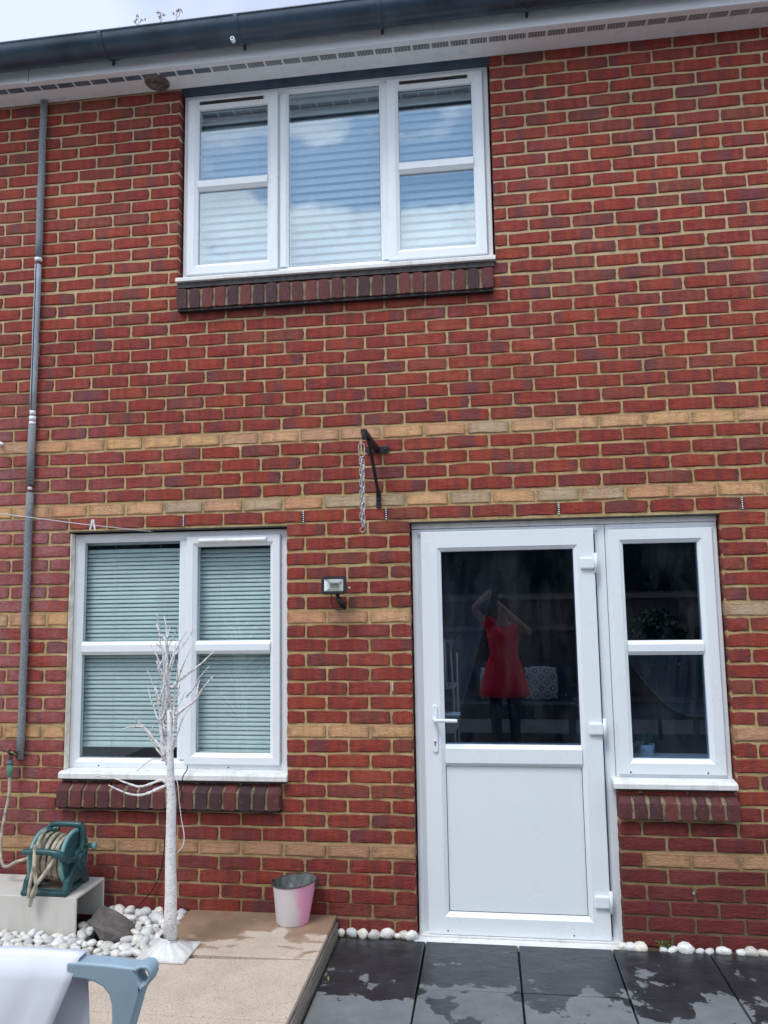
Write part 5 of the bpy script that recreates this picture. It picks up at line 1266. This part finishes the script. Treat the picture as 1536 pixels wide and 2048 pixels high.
sv = [(0, 0, .93), (0, .0, 1.08), (0, .01, 1.24), (0, 0, 1.38), (0, .01, 1.46), (0, .03, 1.53), (0, .04, 1.62),            # 0 pelvis .. 6 head
      (-.09, 0, .86), (-.10, .01, .50), (-.10, -.02, .10), (-.10, .10, .035), (.09, 0, .86), (.10, .01, .50), (.10, -.02, .10), (.10, .10, .035),
      (-.17, 0, 1.41), tuple(Vector((-.31, .10, 1.60))), tuple(hl), (.17, 0, 1.40), tuple(Vector((.29, .12, 1.33))), tuple(hr)]
se = [(0, 1), (1, 2), (2, 3), (3, 4), (4, 5), (5, 6), (0, 7), (7, 8), (8, 9), (9, 10), (0, 11), (11, 12), (12, 13), (13, 14), (3, 15), (15, 16), (16, 17), (3, 18), (18, 19), (19, 20)]
srad = [(.15, .11), (.125, .09), (.14, .105), (.13, .085), .052, .05, (.075, .09), .085, .055, .038, .035, .085, .055, .038, .035, .052, .038, .026, .052, .038, .026]
skin('body', sv, se, srad, M_SKIN)
bm = bmesh.new(); bmesh.ops.create_uvsphere(bm, u_segments=20, v_segments=14, radius=1)
for v in bm.verts: v.co = Vector((v.co.x*.085, v.co.y*.10-.02, v.co.z*.125))
me = bpy.data.meshes.new('hair'); bm.faces.ensure_lookup_table()
bmesh.ops.delete(bm, geom=[f for f in bm.faces if f.calc_center_median().y > .035 and f.calc_center_median().z < .07], context='FACES')
for f_ in bm.faces: f_.smooth = True
bm.to_mesh(me); bm.free(); me.materials.append(M_HAIR); o = bpy.data.objects.new('hair', me); COL.objects.link(o); o.parent = PE; o.location = (0, .025, 1.625)
q = MB(); q.tube([(0, .135, 1.625), (0, .150, 1.60)], [.008, .012], 8); q.build('nose', M_SKIN, PE)
for sx_ in (-1, 1):
    q = MB(); q.lathe((sx_*.03, .122, 1.635), [(0, .010), (.008, .006), (.010, 0)], 10, 'y'); q.build('eye', M_HAIR, PE)
    q = MB(); q.lathe((sx_*.083, .035, 1.62), [(0, -.006), (.018, -.004), (.02, .004), (0, .006)], 10, 'x'); q.build('ear', M_SKIN, PE)
q = MB(); q.tube([(-.022, .126, 1.568), (0, .131, 1.566), (.022, .126, 1.568)], .006, 6); q.build('mouth', simple('lips', (.35, .09, .09), .5), PE)
q = MB(); prof = [(1.445, .10, .07, .0), (1.40, .175, .10, .0), (1.33, .180, .125, .015), (1.26, .172, .135, .02), (1.18, .155, .115, .01), (1.10, .150, .11, 0), (1.0, .185, .135, 0), (.90, .215, .16, 0), (.78, .245, .185, 0), (.66, .27, .20, 0)]
n = 40; vs = []
for (z, rx, ry, yo) in prof:
    for j in range(n):
        an = 2*math.pi*j/n; fl = 1+(.05*math.sin(an*9)*max(0, (1.0-z)/.34) if z < 1.0 else 0); zz_ = z-(.10*max(0, math.sin(an))**6 if z > 1.42 else 0); vs.append((rx*fl*math.cos(an), yo+ry*fl*math.sin(an), zz_))
q.add(vs, [(i*n+j, i*n+(j+1) % n, (i+1)*n+(j+1) % n, (i+1)*n+j) for i in range(len(prof)-1) for j in range(n)], 0, True); o = q.build('dress', M_DRESS, PE); o.modifiers.new('s', 'SOLIDIFY').thickness = .004
for sx_ in (-1, 1):
    e_ = Vector((-.31, .10, 1.60)) if sx_ < 0 else Vector((.29, .12, 1.33)); s0 = Vector((sx_*.13, 0, 1.41)); d = s0.lerp(e_, .38)
    q = MB(); q.tube([s0, s0.lerp(e_, .2), d], [.075, .068, .060], 16, 0, False); q.build('sleeve', M_DRESS, PE)
    q = MB(); q.tube([(sx_*.09, 0, .88), (sx_*.10, .012, .50), (sx_*.10, -.02, .12)], [.098, .066, .046], 14); q.build('legwear', M_TIGHT, PE)
    q = MB(); q.tube([(sx_*.10, -.06, .035), (sx_*.10, .02, .04), (sx_*.10, .13, .03), (sx_*.10, .17, .022)], [.035, .045, .04, .018], 12); q.build('shoe', M_HAIR, PE)
for (h, sg, zs) in ((hl, 1, -1), (hr, -1, 1)):        # hands: palm with four fingers and a thumb wrapped on the phone edge
    vs = [tuple(h), tuple(h+Vector((0, .022, .0)))]; es = [(0, 1)]; rd = [(.024, .016), (.030, .014)]
    for k in range(4):
        b0 = len(vs); base = h+Vector((-.002*sg, .028, .028-.019*k)); l_ = (.028, .034, .033, .026)[k]
        vs += [tuple(base), tuple(base+Vector((sg*.006, l_*.35, 0))), tuple(base+Vector((sg*(.010+l_*.35), l_*.35, .002)))]; es += [(1, b0), (b0, b0+1), (b0+1, b0+2)]; rd += [.009, .008, .0065]
    b0 = len(vs); tb = h+Vector((sg*.004, .004, zs*.026)); vs += [tuple(tb), tuple(tb+Vector((sg*.022, .0, zs*.014)))]; es += [(0, b0), (b0, b0+1)]; rd += [.011, .008]
    skin('hand', vs, es, rd, M_SKIN, 0, 1)
q = MB(); q.prism(rounded(ph.x-.037, ph.x+.037, ph.z-.125, ph.z+.028, .010), ph.y-.022, ph.y-.012, 'y')
o = q.build('phone', M_BLACK, bevel=.002); o.location = PO; tag(o, 'black phone held upright in both hands of the person', 'phone')
o = None
print('objects', len(bpy.data.objects), 'bricks', len(BL))
